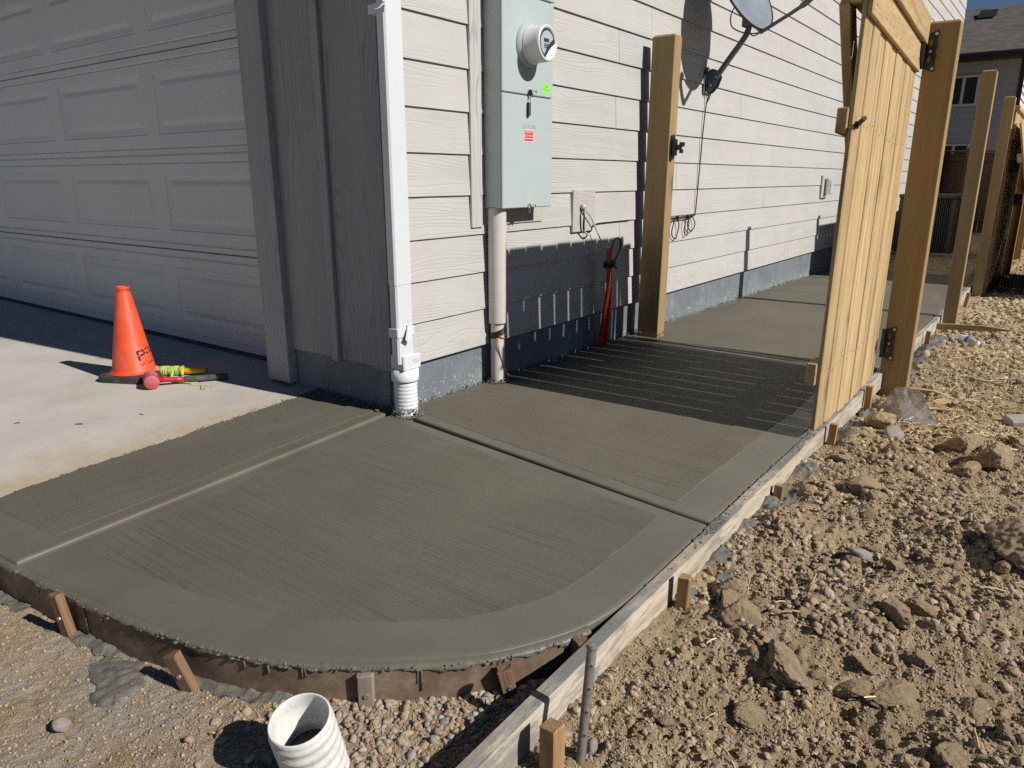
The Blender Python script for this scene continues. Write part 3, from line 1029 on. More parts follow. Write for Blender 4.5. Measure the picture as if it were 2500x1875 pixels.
box('bottom_seal', (DX0, 0.004, 0.009), (DX1, 0.040, 0.0335), MT['black_rubber'], gd, 0.003)

# ------------------------------------------------------------------ neighbour house far behind
nb = empty('neighbour_house', (0, 22, 0))
tag(nb, 'grey neighbouring house with dark shingle roof and white framed windows', 'house')
box('wall', (-13, 0.02, -0.5), (0.72, 7.4, 4.02), MT['neigh'], nb, 0)
for k in range(26):
    z = -0.3 + 0.165 * k
    v = [(-13, 0.02, z + 0.18), (0.74, 0.02, z + 0.18), (0.74, -0.014, z), (-13, -0.014, z), (-13, 0.02, z), (0.74, 0.02, z)]
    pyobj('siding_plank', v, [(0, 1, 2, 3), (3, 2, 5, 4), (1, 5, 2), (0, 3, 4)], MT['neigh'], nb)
for k in range(26):
    z = -0.3 + 0.165 * k
    v = [(0.72, 0.0, z + 0.18), (0.72, 7.4, z + 0.18), (0.754, 7.4, z), (0.754, 0.0, z), (0.72, 0.0, z), (0.72, 7.4, z)]
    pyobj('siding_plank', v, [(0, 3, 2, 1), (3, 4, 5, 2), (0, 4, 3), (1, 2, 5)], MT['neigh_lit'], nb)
box('corner_trim', (0.66, -0.022, -0.5), (0.765, 0.06, 4.0), MT['fascia'], nb, 0)
bm = bmesh.new()
prism(bm, [(-0.45, 4.05), (-0.45, 4.10), (3.72, 5.86), (7.9, 4.10), (7.9, 4.0), (3.72, 5.74)], 0, -13.5, 1.15)
rf = bmobj('roof', bm, MT['shingle'], nb)
box('gutter', (-13.5, -0.56, 3.90), (1.15, -0.455, 4.06), MT['fascia'], nb, 0.01)
box('soffit', (-13.5, -0.45, 3.93), (1.15, 0.0, 3.96), MT['fascia'], nb, 0)
for vx, vy in ((-0.55, 2.75), (0.95, 2.95)):
    bm = bmesh.new()
    zz = 4.10 + (vy + 0.45) * 0.422
    prism(bm, [(vy - 0.22, zz - 0.04), (vy + 0.3, zz + 0.24), (vy + 0.3, zz + 0.10)], 0, vx - 0.22, vx + 0.22)
    bmobj('roof_vent', bm, MT['fascia'], rf)
def nb_window(x0, x1, z0, z1):
    w = empty('window', (0, 0, 0), parent=nb)
    fr = 0.055
    box('frame', (x0, -0.055, z0), (x0 + fr, 0.01, z1), MT['window_white'], w, 0.004)
    box('frame', (x1 - fr, -0.055, z0), (x1, 0.01, z1), MT['window_white'], w, 0.004)
    box('frame', (x0 + fr, -0.053, z1 - fr), (x1 - fr, 0.01, z1), MT['window_white'], w, 0.004)
    box('frame', (x0 + fr, -0.053, z0), (x1 - fr, 0.01, z0 + fr), MT['window_white'], w, 0.004)
    xm = (x0 + x1) / 2
    box('mullion', (xm - 0.035, -0.050, z0 + fr), (xm + 0.035, 0.01, z1 - fr), MT['window_white'], w, 0.004)
    for a, b in ((x0 + fr, xm - 0.035), (xm + 0.035, x1 - fr)):
        box('pane', (a, -0.032, z0 + fr), (b, -0.026, z1 - fr), MT['pane'], w, 0)
nb_window(-0.93, -0.20, 2.83, 3.60)
nb_window(-0.95, -0.20, 1.05, 1.87)
nb_window(-4.2, -3.2, 2.83, 3.60)

# back fence
bf = empty('back_fence', (0, 16.0, 0))
tag(bf, 'shaded dark brown board fence across the back yard', 'fence')
pm_ = box_mesh((0.139, 0.018, 1.72), 0.003, MT['brown_fence'])
x = -3.0
while x < 3.2:
    link('picket', pm_, None, bf, (x, rnd.uniform(-0.003, 0.003), 0.60 + rnd.uniform(-0.01, 0.01)))
    x += 0.142
for px in (-2.4, 0.42, 2.8):
    box('post', (px - 0.045, -0.11, -0.4), (px + 0.045, -0.015, 1.56), MT['brown_fence'], bf, 0.005)
box('rail', (-3.0, -0.052, 1.30), (3.2, -0.0125, 1.39), MT['brown_fence'], bf, 0.004)
box('rail', (-3.0, -0.052, 0.10), (3.2, -0.0125, 0.19), MT['brown_fence'], bf, 0.004)
box('cap_rail', (-3.0, -0.06, 1.478), (3.2, 0.07, 1.515), MT['brown_fence'], bf, 0.004)

# condenser
ac = empty('condenser', (0.60, 10.35, gz(0.6, 10.3) + 0.0))
tag(ac, 'dark grey air conditioning condenser standing beside the house', 'condenser')
ZB = gz(0.6, 10.3)
box('pad', (-0.44, -0.44, -0.03), (0.44, 0.44, 0.05), MT['white_block'], ac, 0.01)
box('core', (-0.31, -0.31, 0.06), (0.31, 0.31, 0.80), MT['ac_dark'], ac, 0)
bm = bmesh.new()
for s in range(4):
    for i in range(24):
        t = -0.33 + 0.66 * (i + 0.5) / 24
        w = 0.0065
        if s == 0: add_box(bm, (t - w, -0.345, 0.06), (t + w, -0.318, 0.80))
        if s == 1: add_box(bm, (t - w, 0.318, 0.06), (t + w, 0.345, 0.80))
        if s == 2: add_box(bm, (-0.345, t - w, 0.06), (-0.318, t + w, 0.80))
        if s == 3: add_box(bm, (0.318, t - w, 0.06), (0.345, t + w, 0.80))
lv = bmobj('louver', bm, MT['ac'], ac)
lv['kind'] = 'stuff'
for sx in (-1, 1):
    for sy in (-1, 1):
        box('corner_post', (sx * 0.333 - 0.03, sy * 0.333 - 0.03, 0.051), (sx * 0.333 + 0.03, sy * 0.333 + 0.03, 0.80), MT['ac'], ac, 0.01)
box('top_cover', (-0.375, -0.375, 0.801), (0.375, 0.375, 0.86), MT['ac'], ac, 0.015, seg=2)
bm = bmesh.new()
for r in (0.08, 0.14, 0.20, 0.26, 0.30):
    tube(bm, [(r * math.cos(a), r * math.sin(a), 0.885 + 0.03 * (1 - r / 0.3)) for a in np.linspace(0, 2 * math.pi, 29)[:-1]], 0.004, 5, closed=True)
for a in np.linspace(0, math.pi, 5)[:-1]:
    tube(bm, [(0.31 * math.cos(a) * t, 0.31 * math.sin(a) * t, 0.865 + 0.055 * (1 - abs(t))) for t in (-1, -0.6, -0.2, 0.2, 0.6, 1)], 0.004, 5)
bmobj('fan_guard', bm, MT['ac_dark'], ac)

# ------------------------------------------------------------------ downspout
ds = empty('downspout', (0.09, 0.0, 0.0))
tag(ds, 'white rectangular downspout with PVC adapter at the house corner', 'downspout')
def rect_pipe(bm, x0, x1, y0, y1, z0, z1, flutes=6):
    pts = []
    r = 0.007
    # front side with shallow flutes
    pts += [(x0, y0 + r), (x0 + r, y0)]
    pts += [(x1 - r, y0), (x1, y0 + r)]
    n = flutes * 4
    for i in range(n + 1):
        t = i / n
        pts.append((x1 - 0.0022 * (0.5 - 0.5 * math.cos(2 * math.pi * flutes * t)) + 0.0001, y0 + r + 0.004 + (y1 - y0 - 2 * r - 0.008) * t))
    pts += [(x1, y1 - r), (x1 - r, y1), (x0 + r, y1), (x0, y1 - r)]
    prism(bm, pts, 2, z0, z1)
bm = bmesh.new(); rect_pipe(bm, -0.026, 0.022, -0.049, 0.046, 0.56, 5.5)
bmobj('upper_pipe', bm, MT['white_metal'], ds)
bm = bmesh.new(); rect_pipe(bm, -0.024, 0.0205, -0.047, 0.0445, 0.235, 0.585)
bmobj('lower_pipe', bm, MT['white_metal'], ds)
bm = bmesh.new()
add_box(bm, (-0.035, -0.050, 1.55), (0.024, -0.0492, 1.585)); add_box(bm, (-0.034, -0.0505, 1.552), (-0.060, 0.05, 1.583))
bmobj('strap', bm, MT['white_metal'], ds)
cable('strap_tail', [(0.024, -0.048, 1.57), (0.030, -0.060, 1.575), (0.022, -0.075, 1.56), (0.004, -0.082, 1.555)], 0.0028, MT['white_metal'], ds, 5, 5)
bm = bmesh.new()
z0 = 0.355
for (ya, yb, za, zb) in ((-0.052, 0.048, 0.345, 0.385),):
    add_box(bm, (-0.030, ya, za), (0.0232, yb, zb), 0.003)
bmobj('tape_wrap', bm, MT['white_metal'], ds)
pyobj('tape_flap', [(0.0245, 0.006, 0.395), (0.027, 0.038, 0.372), (0.036, -0.004, 0.318), (0.044, -0.030, 0.342)], [(0, 1, 2, 3)], MT['white_metal'], ds)
bm = bmesh.new()
add_box(bm, (-0.048, -0.030, 0.205), (0.030, 0.072, 0.268), 0.004)
ad = bmobj('adapter_collar', bm, MT['white_metal'], ds)
bm = bmesh.new(); lathe(bm, [(0.0, 0.0), (0.006, 0.0), (0.006, 0.004), (0.0, 0.0045)], 10, False, axis_mtx((-0.006, -0.0302, 0.237), (0, -1, 0)))
bmobj('screw', bm, MT['galv'], ad)
for k in range(3):
    box('print_line', (0.0302, 0.018 + 0.004 * k, 0.244 - 0.007 * k), (0.0307, 0.060, 0.2465 - 0.007 * k), MT['face_grey'], ad, 0)
bm = bmesh.new()
lathe(bm, [(0.050, 0.150), (0.0565, 0.152), (0.0585, 0.158), (0.0585, 0.204), (0.045, 0.2045)], 40, False, Matrix.Translation((-0.018, 0.022, 0)))
bmobj('round_coupling', bm, MT['pvc_dirty'], ds, smooth=True)
bm = bmesh.new()
prof = [(0.046, -0.06)]
z = -0.02
while z < 0.15:
    rr = 0.0500 + 0.0008 * math.sin(z * 2 * math.pi / 0.0165)
    prof.append((rr, z)); z += 0.0021
lathe(bm, prof, 40, False, Matrix.Translation((-0.018, 0.022, 0)))
bmobj('corrugated_pipe', bm, MT['pvc_dirty'], ds, smooth=True)

# ------------------------------------------------------------------ meter cabinet
mc = empty('meter_cabinet', (0.012, 0.845, 0.84))
tag(mc, 'pale grey electrical meter cabinet mounted on the beige siding', 'meter cabinet')
def mloc(x, y, z):
    return (x - 0.012, y - 0.845, z - 0.84)
def mbox(name, lo, hi, mat, parent=mc, bev=0.003):
    return box(name, mloc(*lo), mloc(*hi), mat, parent, bev)
mbox('cabinet_body', (0.0125, 0.648, 0.8395), (0.111, 1.043, 2.15), MT['panel'])
low = mbox('lower_cover', (0.1115, 0.643, 0.8365), (0.1225, 1.047, 1.3385), MT['panel'], mc, 0.0035)
upc = mbox('meter_cover', (0.1115, 0.643, 1.3435), (0.1225, 1.047, 1.7555), MT['panel'], mc, 0.0035)
mbox('top_cover', (0.1115, 0.640, 1.7605), (0.126, 1.050, 2.16), MT['panel'], mc, 0.0035)
mtr = empty('meter', mloc(0.1225, 0.842, 1.553), parent=mc)
AX = axis_mtx((0, 0, 0), (1, 0, 0))
bm = bmesh.new()
lathe(bm, [(0.0, -0.004), (0.098, -0.004), (0.098, 0.004), (0.093, 0.010), (0.090, 0.018), (0.084, 0.020), (0.083, 0.022)], 56, False, AX)
bmobj('socket_ring', bm, MT['panel'], mtr, smooth=True)
bm = bmesh.new()
lathe(bm, [(0.0815, 0.018), (0.083, 0.024), (0.0815, 0.030), (0.0785, 0.034), (0.0775, 0.094), (0.0765, 0.103), (0.073, 0.107), (0.066, 0.107), (0.063, 0.101), (0.0, 0.101)], 56, False, AX)
bmobj('housing', bm, MT['meter_plastic'], mtr, smooth=True)
# front plate: a pale dial with a grey arc and a white lower flap
FX = 0.1016
def disc_poly(pts, x, name, mat, parent):
    return pyobj(name, [(x, p[0], p[1]) for p in pts], [tuple(range(len(pts)))], mat, parent)
circ = lambda r, a0, a1, n: [(r * math.cos(R(a0 + (a1 - a0) * i / n)), r * math.sin(R(a0 + (a1 - a0) * i / n))) for i in range(n + 1)]
disc_poly(circ(0.0625, 0, 360, 48)[:-1], FX, 'front_ring', MT['dark_glass'], mtr)
disc_poly(circ(0.052, 25, 245, 40) + [(-0.006, -0.020), (0.020, 0.004)], FX + 0.0008, 'dial_plate', MT['face_grey'], mtr)
disc_poly(circ(0.0665, -108, 8, 32) + [(0.030, -0.010), (0.006, -0.030), (-0.010, -0.048)], FX + 0.0052, 'front_flap', MT['meter_white'], mtr)
disc_poly([(-0.028, 0.004), (0.012, 0.004), (0.012, 0.019), (-0.028, 0.019)], FX + 0.0016, 'display', MT['dark_glass'], mtr)
for (a, b, c_, d) in ((-0.024, 0.012, 0.025, 0.028), (-0.026, 0.016, -0.006, -0.003), (-0.026, 0.008, -0.014, -0.009), (-0.022, -0.012, -0.022, -0.017), (-0.008, -0.004, -0.024, -0.015)):
    disc_poly([(a, c_), (b, c_), (b, d), (a, d)], FX + 0.0016, 'dial_marking', MT['dark_glass'] if c_ < 0 else MT['meter_white'], mtr)
mbox('slot_mark', (0.150, 0.836, 1.6285), (0.172, 0.839, 1.6292), MT['dark_glass'], mc, 0)
# latches and seals
def latch(z, parent, tagged):
    bm = bmesh.new()
    bmesh.ops.create_cube(bm, size=0.001)
    bm.clear()
    add_box(bm, mloc(0.1228, 0.842, z - 0.010), mloc(0.1300, 0.860, z + 0.010), 0.001)
    add_box(bm, mloc(0.1300, 0.855, z + 0.002), mloc(0.1425, 0.880, z + 0.0045), 0.0008)
    add_box(bm, mloc(0.1410, 0.872, z - 0.006), mloc(0.1425, 0.884, z + 0.006), 0.0005)
    lt = bmobj('latch', bm, MT['galv'], parent)
    bm = bmesh.new()
    tube(bm, [Vector(mloc(0.131, 0.846 + 0.007 * math.cos(a), z - 0.018 + 0.014 * math.sin(a))) for a in np.linspace(0, 2 * math.pi, 17)[:-1]], 0.0011, 5, closed=True)
    bmobj('wire_seal', bm, MT['galv'], lt)
    if tagged:
        box('lock_body', mloc(0.128, 0.836, z - 0.018), mloc(0.140, 0.850, z + 0.006), MT['black_metal'], lt, 0.002)
        bm = bmesh.new()
        tube(bm, [mloc(0.131, 0.834, z - 0.05), mloc(0.133, 0.836, z - 0.025), mloc(0.134, 0.841, z - 0.016), mloc(0.133, 0.846, z - 0.025), mloc(0.131, 0.847, z - 0.05)], 0.0012, 5)
        bmobj('tag_wire', bm, MT['galv'], lt)
        bm = bmesh.new()
        prism(bm, [(-0.008, 0.035), (0.008, 0.035), (0.009, -0.02), (0.005, -0.031), (-0.005, -0.031), (-0.009, -0.02)], 0, -0.0015, 0.0015)
        bmobj('seal_tag', bm, MT['black_metal'], lt, loc=mloc(0.127, 0.835, z - 0.083), rot=(0, 0, R(15)))
        box('seal_pin', mloc(0.126, 0.846, z - 0.105), mloc(0.131, 0.851, z - 0.045), MT['black_metal'], lt, 0.001)
latch(1.358, mc, True)
latch(0.846, mc, False)
st = mbox('green_sticker', (0.1226, 0.957, 1.360), (0.1231, 1.024, 1.402), MT['green_label'], mc, 0)
rs = random.Random(5)
bm = bmesh.new()
for line, (z, n, h) in enumerate(((1.395, 7, 0.004), (1.388, 4, 0.005), (1.377, 9, 0.009), (1.3655, 3, 0.002))):
    for i in range(n):
        y = 0.990 + (i - n / 2 + 0.5) * 0.0058
        a = Vector(mloc(0.1234, y - 0.002, z + rs.uniform(-h, h) / 2)); b = Vector(mloc(0.1234, y + 0.002, z + rs.uniform(-h, h) / 2)); c_ = Vector(mloc(0.1234, y + 0.001, z + rs.uniform(-h, h) / 2))
        tube(bm, [a, b, c_], 0.00055, 4)
bmobj('scribble', bm, MT['ink'], st, loc=-Vector(st.location))
rl = mbox('red_sticker', (0.1226, 0.808, 1.138), (0.1229, 0.888, 1.190), MT['white_label'], mc, 0)
disc_poly([(0.811, 1.1405), (0.885, 1.1405), (0.885, 1.1875), (0.811, 1.1875)], 0.12305, 'red_field', MT['red_label'], rl)
rl.children[0].location = Vector(mloc(0, 0, 0)) - Vector(rl.location)
def wall_text(txt, size, x, y, z, mat, parent, sx=1.0, extrude=0.0002, name='lettering'):
    me = text_mesh(txt, size, extrude)
    me.materials.clear(); me.materials.append(mat)
    o = link(name, me, mat, parent, (x, y, z), (R(90), 0, R(90)))
    o.scale = (sx, 1, 1)
    return o
off = Vector(mloc(0, 0, 0)) - Vector(rl.location)
for t, z in (('EMERGENCY', 1.1795), ('DISCONNECT', 1.1640)):
    wall_text(t, 0.0135, 0.1234 + off.x, 0.848 + off.y, z + off.z, MT['white_label'], rl, 0.86)
disc_poly([(0.815, 1.1500), (0.881, 1.1500), (0.881, 1.1535), (0.815, 1.1535)], 0.1233, 'white_line', MT['white_label'], rl)
rl.children[-1].location = off
p = mloc(0.1222, 0.851, 1.2045)
wall_text('LEVITON', 0.026, p[0], p[1], p[2], MT['panel'], mc, 1.05, 0.0016, 'embossed_name')
for y in (0.66, 1.03):
    mbox('knockout', (0.060, y - 0.012, 0.834), (0.075, y + 0.012, 0.8392), MT['galv'], mc, 0.001)

# conduit below the cabinet
cd = empty('conduit', (0.055, 0.688, 0))
tag(cd, 'cream PVC conduit running from meter cabinet into the fresh concrete', 'conduit')
bm = bmesh.new(); lathe(bm, [(0.036, 0.292), (0.0425, 0.290), (0.0435, 0.296), (0.0435, 0.838)], 36, False)
bmobj('upper_sleeve', bm, MT['pvc_cream'], cd, smooth=True)
bm = bmesh.new(); lathe(bm, [(0.0345, -0.05), (0.0345, 0.300)], 36, False)
bmobj('lower_pipe', bm, MT['pvc_cream'], cd, smooth=True)
bm = bmesh.new()
for k in range(3):
    tube(bm, [(0.036 * math.cos(a), 0.036 * math.sin(a), 0.236 + 0.010 * k + 0.016 * math.cos(a - 1.0)) for a in np.linspace(0, 2 * math.pi, 25)[:-1]], 0.0062, 6, closed=True)
bmobj('tape_band', bm, MT['black_cable'], cd, smooth=True)
cable('red_wire', [(0.030, -0.030, 0.236), (0.038, -0.008, 0.220), (0.040, 0.016, 0.226), (0.030, 0.032, 0.24)], 0.0022, MT['red_wire'], cd, 6, 6)
cable('tracer_wire', [(0.020, -0.032, 0.225), (0.026, -0.030, 0.18), (0.034, -0.016, 0.12), (0.044, 0.004, 0.06), (0.052, 0.018, -0.01)], 0.0022, MT['red_wire'], cd, 6, 6)
for dx, dy, s in ():
    pass

# orange conduit stubs with a black cable loop
oc = empty('orange_conduit', (0.05, 1.74, 0))
tag(oc, 'two thin orange conduit stubs tied together with a black cable loop', 'conduit')
cable('stub', [(-0.012, -0.015, -0.06), (0.020, -0.025, 0.15), (0.047, -0.03, 0.36), (0.05, -0.04, 0.585)], 0.0135, MT['orange_pipe'], oc, 6, 14)
cable('stub', [(-0.020, 0.060, -0.06), (0.016, 0.035, 0.15), (0.035, 0.005, 0.36), (0.040, -0.010, 0.50)], 0.0155, MT['orange_pipe'], oc, 6, 14)
bm = bmesh.new()
for z in (0.475, 0.487, 0.499):
    tube(bm, [(0.046 + 0.030 * math.cos(a), -0.022 + 0.032 * math.sin(a), z + 0.006 * math.sin(a)) for a in np.linspace(0, 2 * math.pi, 17)[:-1]], 0.0075, 6, closed=True)
bmobj('tape_tie', bm, MT['black_cable'], oc, smooth=True)
cable('cable_loop', [(0.055, -0.035, 0.50), (0.06, -0.035, 0.56), (0.058, -0.010, 0.615), (0.052, 0.045, 0.632), (0.046, 0.100, 0.615), (0.046, 0.105, 0.575), (0.050, 0.060, 0.53), (0.052, 0.012, 0.492), (0.056, 0.05, 0.452)], 0.0058, MT['black_cable'], oc, 8, 8)

# wiring on the wall
wc = cable('service_wire', [(0.033, 1.505, 0.815), (0.046, 1.51, 0.80), (0.050, 1.56, 0.765), (0.046, 1.615, 0.715), (0.052, 1.65, 0.66), (0.066, 1.685, 0.60), (0.092, 1.705, 0.575)], 0.0036, MT['white_cable'], None, 8, 8)
tag(wc, 'thin pale wire drooping from the square cover plate to orange conduit', 'wire')
wl = cable('looped_wire', [(0.033, 1.50, 0.812), (0.046, 1.498, 0.78), (0.040, 1.502, 0.72), (0.038, 1.512, 0.69), (0.040, 1.545, 0.665), (0.040, 1.585, 0.668), (0.038, 1.612, 0.69), (0.034, 1.63, 0.715), (0.022, 1.68, 0.724), (0.0205, 1.85, 0.726), (0.0205, 2.10, 0.7265)], 0.0052, MT['white_cable'], None, 8, 8)
tag(wl, 'looped cable from the cover plate running under a siding lap to post', 'cable')
dk = cable('black_wire', [(0.040, 1.496, 0.81), (0.05, 1.49, 0.77), (0.046, 1.496, 0.72), (0.042, 1.506, 0.69)], 0.0048, MT['black_cable'], None, 8, 8)
tag(dk, 'short black wire hanging over the square cover plate', 'wire')
bm = bmesh.new(); lathe(bm, [(0.0, 0.0), (0.016, 0.0), (0.018, 0.01), (0.014, 0.02), (0.0, 0.022)], 16, False, axis_mtx((0.029, 1.50, 0.818), (1, 0, 0)))
gr = bmobj('wire_grommet', bm, MT['white_cable'], house, smooth=True)

dc = empty('dish_cable', (0.02, 2.9, 0.7))
tag(dc, 'black coaxial cable with spare loops hanging under the dish', 'cable')
def dcp(p): return (p[0] - 0.02, p[1] - 2.9, p[2] - 0.7)
cable('drop_cable', [dcp(q) for q in [(0.06, 3.19, 1.60), (0.028, 3.175, 1.50), (0.024, 3.150, 1.30), (0.023, 3.135, 1.05), (0.0235, 3.115, 0.80), (0.024, 3.105, 0.725), (0.023, 3.06, 0.712), (0.022, 2.9, 0.709), (0.022, 2.6, 0.7065), (0.021, 2.32, 0.706)]], 0.0042, MT['black_cable'], dc, 8, 8)
cable('second_cable', [dcp(q) for q in [(0.030, 3.10, 0.720), (0.032, 3.03, 0.705), (0.031, 2.86, 0.700), (0.030, 2.62, 0.698), (0.029, 2.33, 0.698)]], 0.0042, MT['black_cable'], dc, 8, 8)
for (cy, cz, ry, rz, tl, x) in ((2.765, 0.630, 0.052, 0.068, 0.0, 0.028), (2.945, 0.637, 0.034, 0.062, 0.06, 0.032), (3.035, 0.652, 0.062, 0.052, -0.5, 0.028)):
    pts = []
    for a in np.linspace(0, 2 * math.pi, 33)[:-1]:
        py, pz = ry * math.cos(a), rz * math.sin(a)
        pts.append(dcp((x + 0.004 * math.sin(3 * a), cy + py * math.cos(tl) - pz * math.sin(tl), cz + py * math.sin(tl) + pz * math.cos(tl))))
    bm = bmesh.new(); tube(bm, pts, 0.0040, 7, closed=True)
    bmobj('cable_loop', bm, MT['black_cable'], dc, smooth=True)
for y in (2.78, 2.955):
    box('cable_tie', dcp((0.018, y - 0.006, 0.690)), dcp((0.042, y + 0.010, 0.718)), MT['black_cable'], dc, 0.004)

# ------------------------------------------------------------------ satellite dish
sd = empty('satellite_dish', (0.016, 3.18, 1.62))
tag(sd, 'grey satellite dish on a bent wall mast above the siding', 'satellite dish')
def sdp(p): return (p[0] - 0.016, p[1] - 3.18, p[2] - 1.62)
bm = bmesh.new()
prism(bm, [(-0.060, -0.075), (0.060, -0.075), (0.060, 0.06), (0.035, 0.10), (-0.035, 0.10), (-0.060, 0.06)], 0, 0.0, 0.004)
bmobj('foot_plate', bm, MT['dish_grey'], sd)
bm = bmesh.new()
for s in (-1, 1):
    bb = bmesh.new()
    prism(bm, [(0.004, -0.065), (0.032, -0.072), (0.075, -0.030), (0.098, 0.030), (0.085, 0.075), (0.045, 0.088), (0.004, 0.062)], 1, s * 0.030 - 0.0022, s * 0.030 + 0.0022)
bmobj('foot_bracket', bm, MT['dish_grey'], sd)
for s in (-1, 1):
    for (x, z) in ((0.078, 0.030), (0.045, -0.02)):
        bm = bmesh.new(); lathe(bm, [(0, 0), (0.008, 0), (0.008, 0.005), (0, 0.006)], 8, False, axis_mtx((x, s * 0.0322, z), (0, s, 0)))
        bmobj('bolt', bm, MT['galv'], sd)
for s in (-1, 1):
    bm = bmesh.new(); tube(bm, [(0.002, s * 0.035, -0.060), (0.020, s * 0.037, -0.063)], 0.006, 8)
    bmobj('lag_bolt', bm, MT['galv'], sd)
cable('mast', [sdp(q) for q in [(0.052, 3.18, 1.615), (0.10, 3.18, 1.675), (0.175, 3.18, 1.775), (0.238, 3.18, 1.855), (0.275, 3.18, 1.912), (0.290, 3.18, 1.965), (0.292, 3.18, 2.02), (0.292, 3.18, 2.07)]], 0.020, MT['dish_grey'], sd, 8, 18)
DN = Vector((0.85, -0.20, 0.48)).normalized()
DU = (Vector((0, 0, 1)) - DN * DN.z).normalized()
DR = DU.cross(DN)
DC = Vector((0.45, 2.965, 1.892)) + DU * 0.285
bm = bmesh.new()
rings = []
NR, NA = 9, 48
for i in range(NR + 1):
    t = i / NR
    row = []
    for k in range(NA):
        a = 2 * math.pi * k / NA
        p = DC + DR * (0.25 * t * math.cos(a)) + DU * (0.285 * t * math.sin(a)) + DN * (-0.055 * (1 - t * t))
        row.append(bm.verts.new(sdp(p)))
    rings.append(row)
bm.faces.new(rings[0]) if False else None
for a, b in zip(rings[:-1], rings[1:]):
    for k in range(NA):
        j = (k + 1) % NA
        bm.faces.new((a[k], a[j], b[j], b[k]))
bmesh.ops.remove_doubles(bm, verts=rings[0], dist=0.01)
refl = bmobj('reflector', bm, MT['dish_face'], sd, smooth=True)
sol = refl.modifiers.new('thickness', 'SOLIDIFY'); sol.thickness = 0.004; sol.offset = 0
bm = bmesh.new()
tube(bm, [sdp(DC + DR * (0.252 * math.cos(a)) + DU * (0.287 * math.sin(a)) + DN * -0.004) for a in np.linspace(0, 2 * math.pi, 57)[:-1]], 0.0085, 8, closed=True)
bmobj('rim', bm, MT['black_cable'], sd, smooth=True)
bm = bmesh.new()
for s in (-1, 1):
    prism(bm, [(0.250, 1.955), (0.250, 2.085), (0.300, 2.085), (0.335, 2.03), (0.372, 1.99), (0.330, 1.955)], 1, 3.18 + s * 0.030 - 0.0022, 3.18 + s * 0.030 + 0.0022)
add_box(bm, (0.247, 3.152, 1.955), (0.251, 3.208, 2.085))
o = bmobj('mast_clamp', bm, MT['dish_grey'], sd, loc=-Vector((0.016, 3.18, 1.62)))
ap_ = [sdp(q) for q in [(0.44, 2.98, 1.875), (0.55, 2.95, 1.92), (0.66, 2.92, 1.965), (0.75, 2.89, 2.01), (0.81, 2.87, 2.09), (0.88, 2.85, 2.22)]]
bm = bmesh.new(); tube(bm, spline(ap_, 5), [0.016] * 13 + [0.024] * 13, 4)
tube(bm, [sdp((0.33, 3.165, 1.975)), sdp((0.39, 3.07, 1.92)), sdp((0.445, 2.978, 1.878))], 0.014, 6)
bmobj('feed_arm', bm, MT['dish_grey'], sd)
bm = bmesh.new(); lathe(bm, [(0, -0.02), (0.03, -0.02), (0.034, 0.03), (0.022, 0.07), (0, 0.07)], 16, False, axis_mtx(sdp((0.90, 2.84, 2.25)), (-0.85, 0.15, -0.2)))
bmobj('feed_horn', bm, MT['dish_grey'], sd, smooth=True)
cable('dish_lead', [sdp(q) for q in [(0.33, 3.13, 2.08), (0.27, 3.04, 2.085), (0.235, 2.99, 2.02), (0.24, 2.98, 1.94), (0.29, 2.98, 1.90), (0.37, 2.98, 1.875), (0.44, 2.98, 1.875)]], 0.0042, MT['black_cable'], sd, 8, 7)
cable('dish_lead', [sdp(q) for q in [(0.30, 3.15, 1.97), (0.33, 3.10, 1.90), (0.38, 3.03, 1.868), (0.44, 2.98, 1.878)]], 0.0042, MT['black_cable'], sd, 8, 7)
cable('dish_lead', [sdp(q) for q in [(0.036, 3.14, 1.72), (0.028, 3.135, 1.67), (0.030, 3.14, 1.60), (0.055, 3.165, 1.575), (0.045, 3.18, 1.53), (0.028, 3.175, 1.49)]], 0.0042, MT['black_cable'], sd, 8, 7)

# ------------------------------------------------------------------ outdoor outlet
ol = empty('outdoor_outlet', (0.02, 6.6, 0.88))
tag(ol, 'clear bubble covered outdoor outlet on a small white plate', 'outlet')
box('mounting_plate', (-0.008, -0.10, -0.12), (0.012, 0.16, 0.12), MT['siding'], ol, 0.003)
box('cover_base', (0.013, -0.02, -0.085), (0.024, 0.09, 0.085), MT['dish_grey'], ol, 0.004)
box('bubble_cover', (0.0245, -0.015, -0.08), (0.092, 0.085, 0.08), MT['bottle'], ol, 0.018, seg=3)

# ------------------------------------------------------------------ posts
def chamfer_post(name, wx, wy, h, mat, parent, cham=0.012, bev=0.004):
    bm = bmesh.new()
    bmesh.ops.create_cube(bm, size=1.0)
    for v in bm.verts:
        v.co = Vector(((v.co.x + 0.5) * wx, (v.co.y + 0.5) * wy, (v.co.z + 0.5) * h))
    top = [e for e in bm.edges if all(abs(v.co.z - h) < 1e-5 for v in e.verts)]
    bmesh.ops.bevel(bm, geom=top, offset=cham, segments=1, affect='EDGES', profile=0.5)
    ed = [e for e in bm.edges if abs((e.verts[0].co - e.verts[1].co).normalized().z) > 0.99]
    bmesh.ops.bevel(bm, geom=ed, offset=bev, segments=2, affect='EDGES', profile=0.5)
    return bmobj(name, bm, mat, parent)

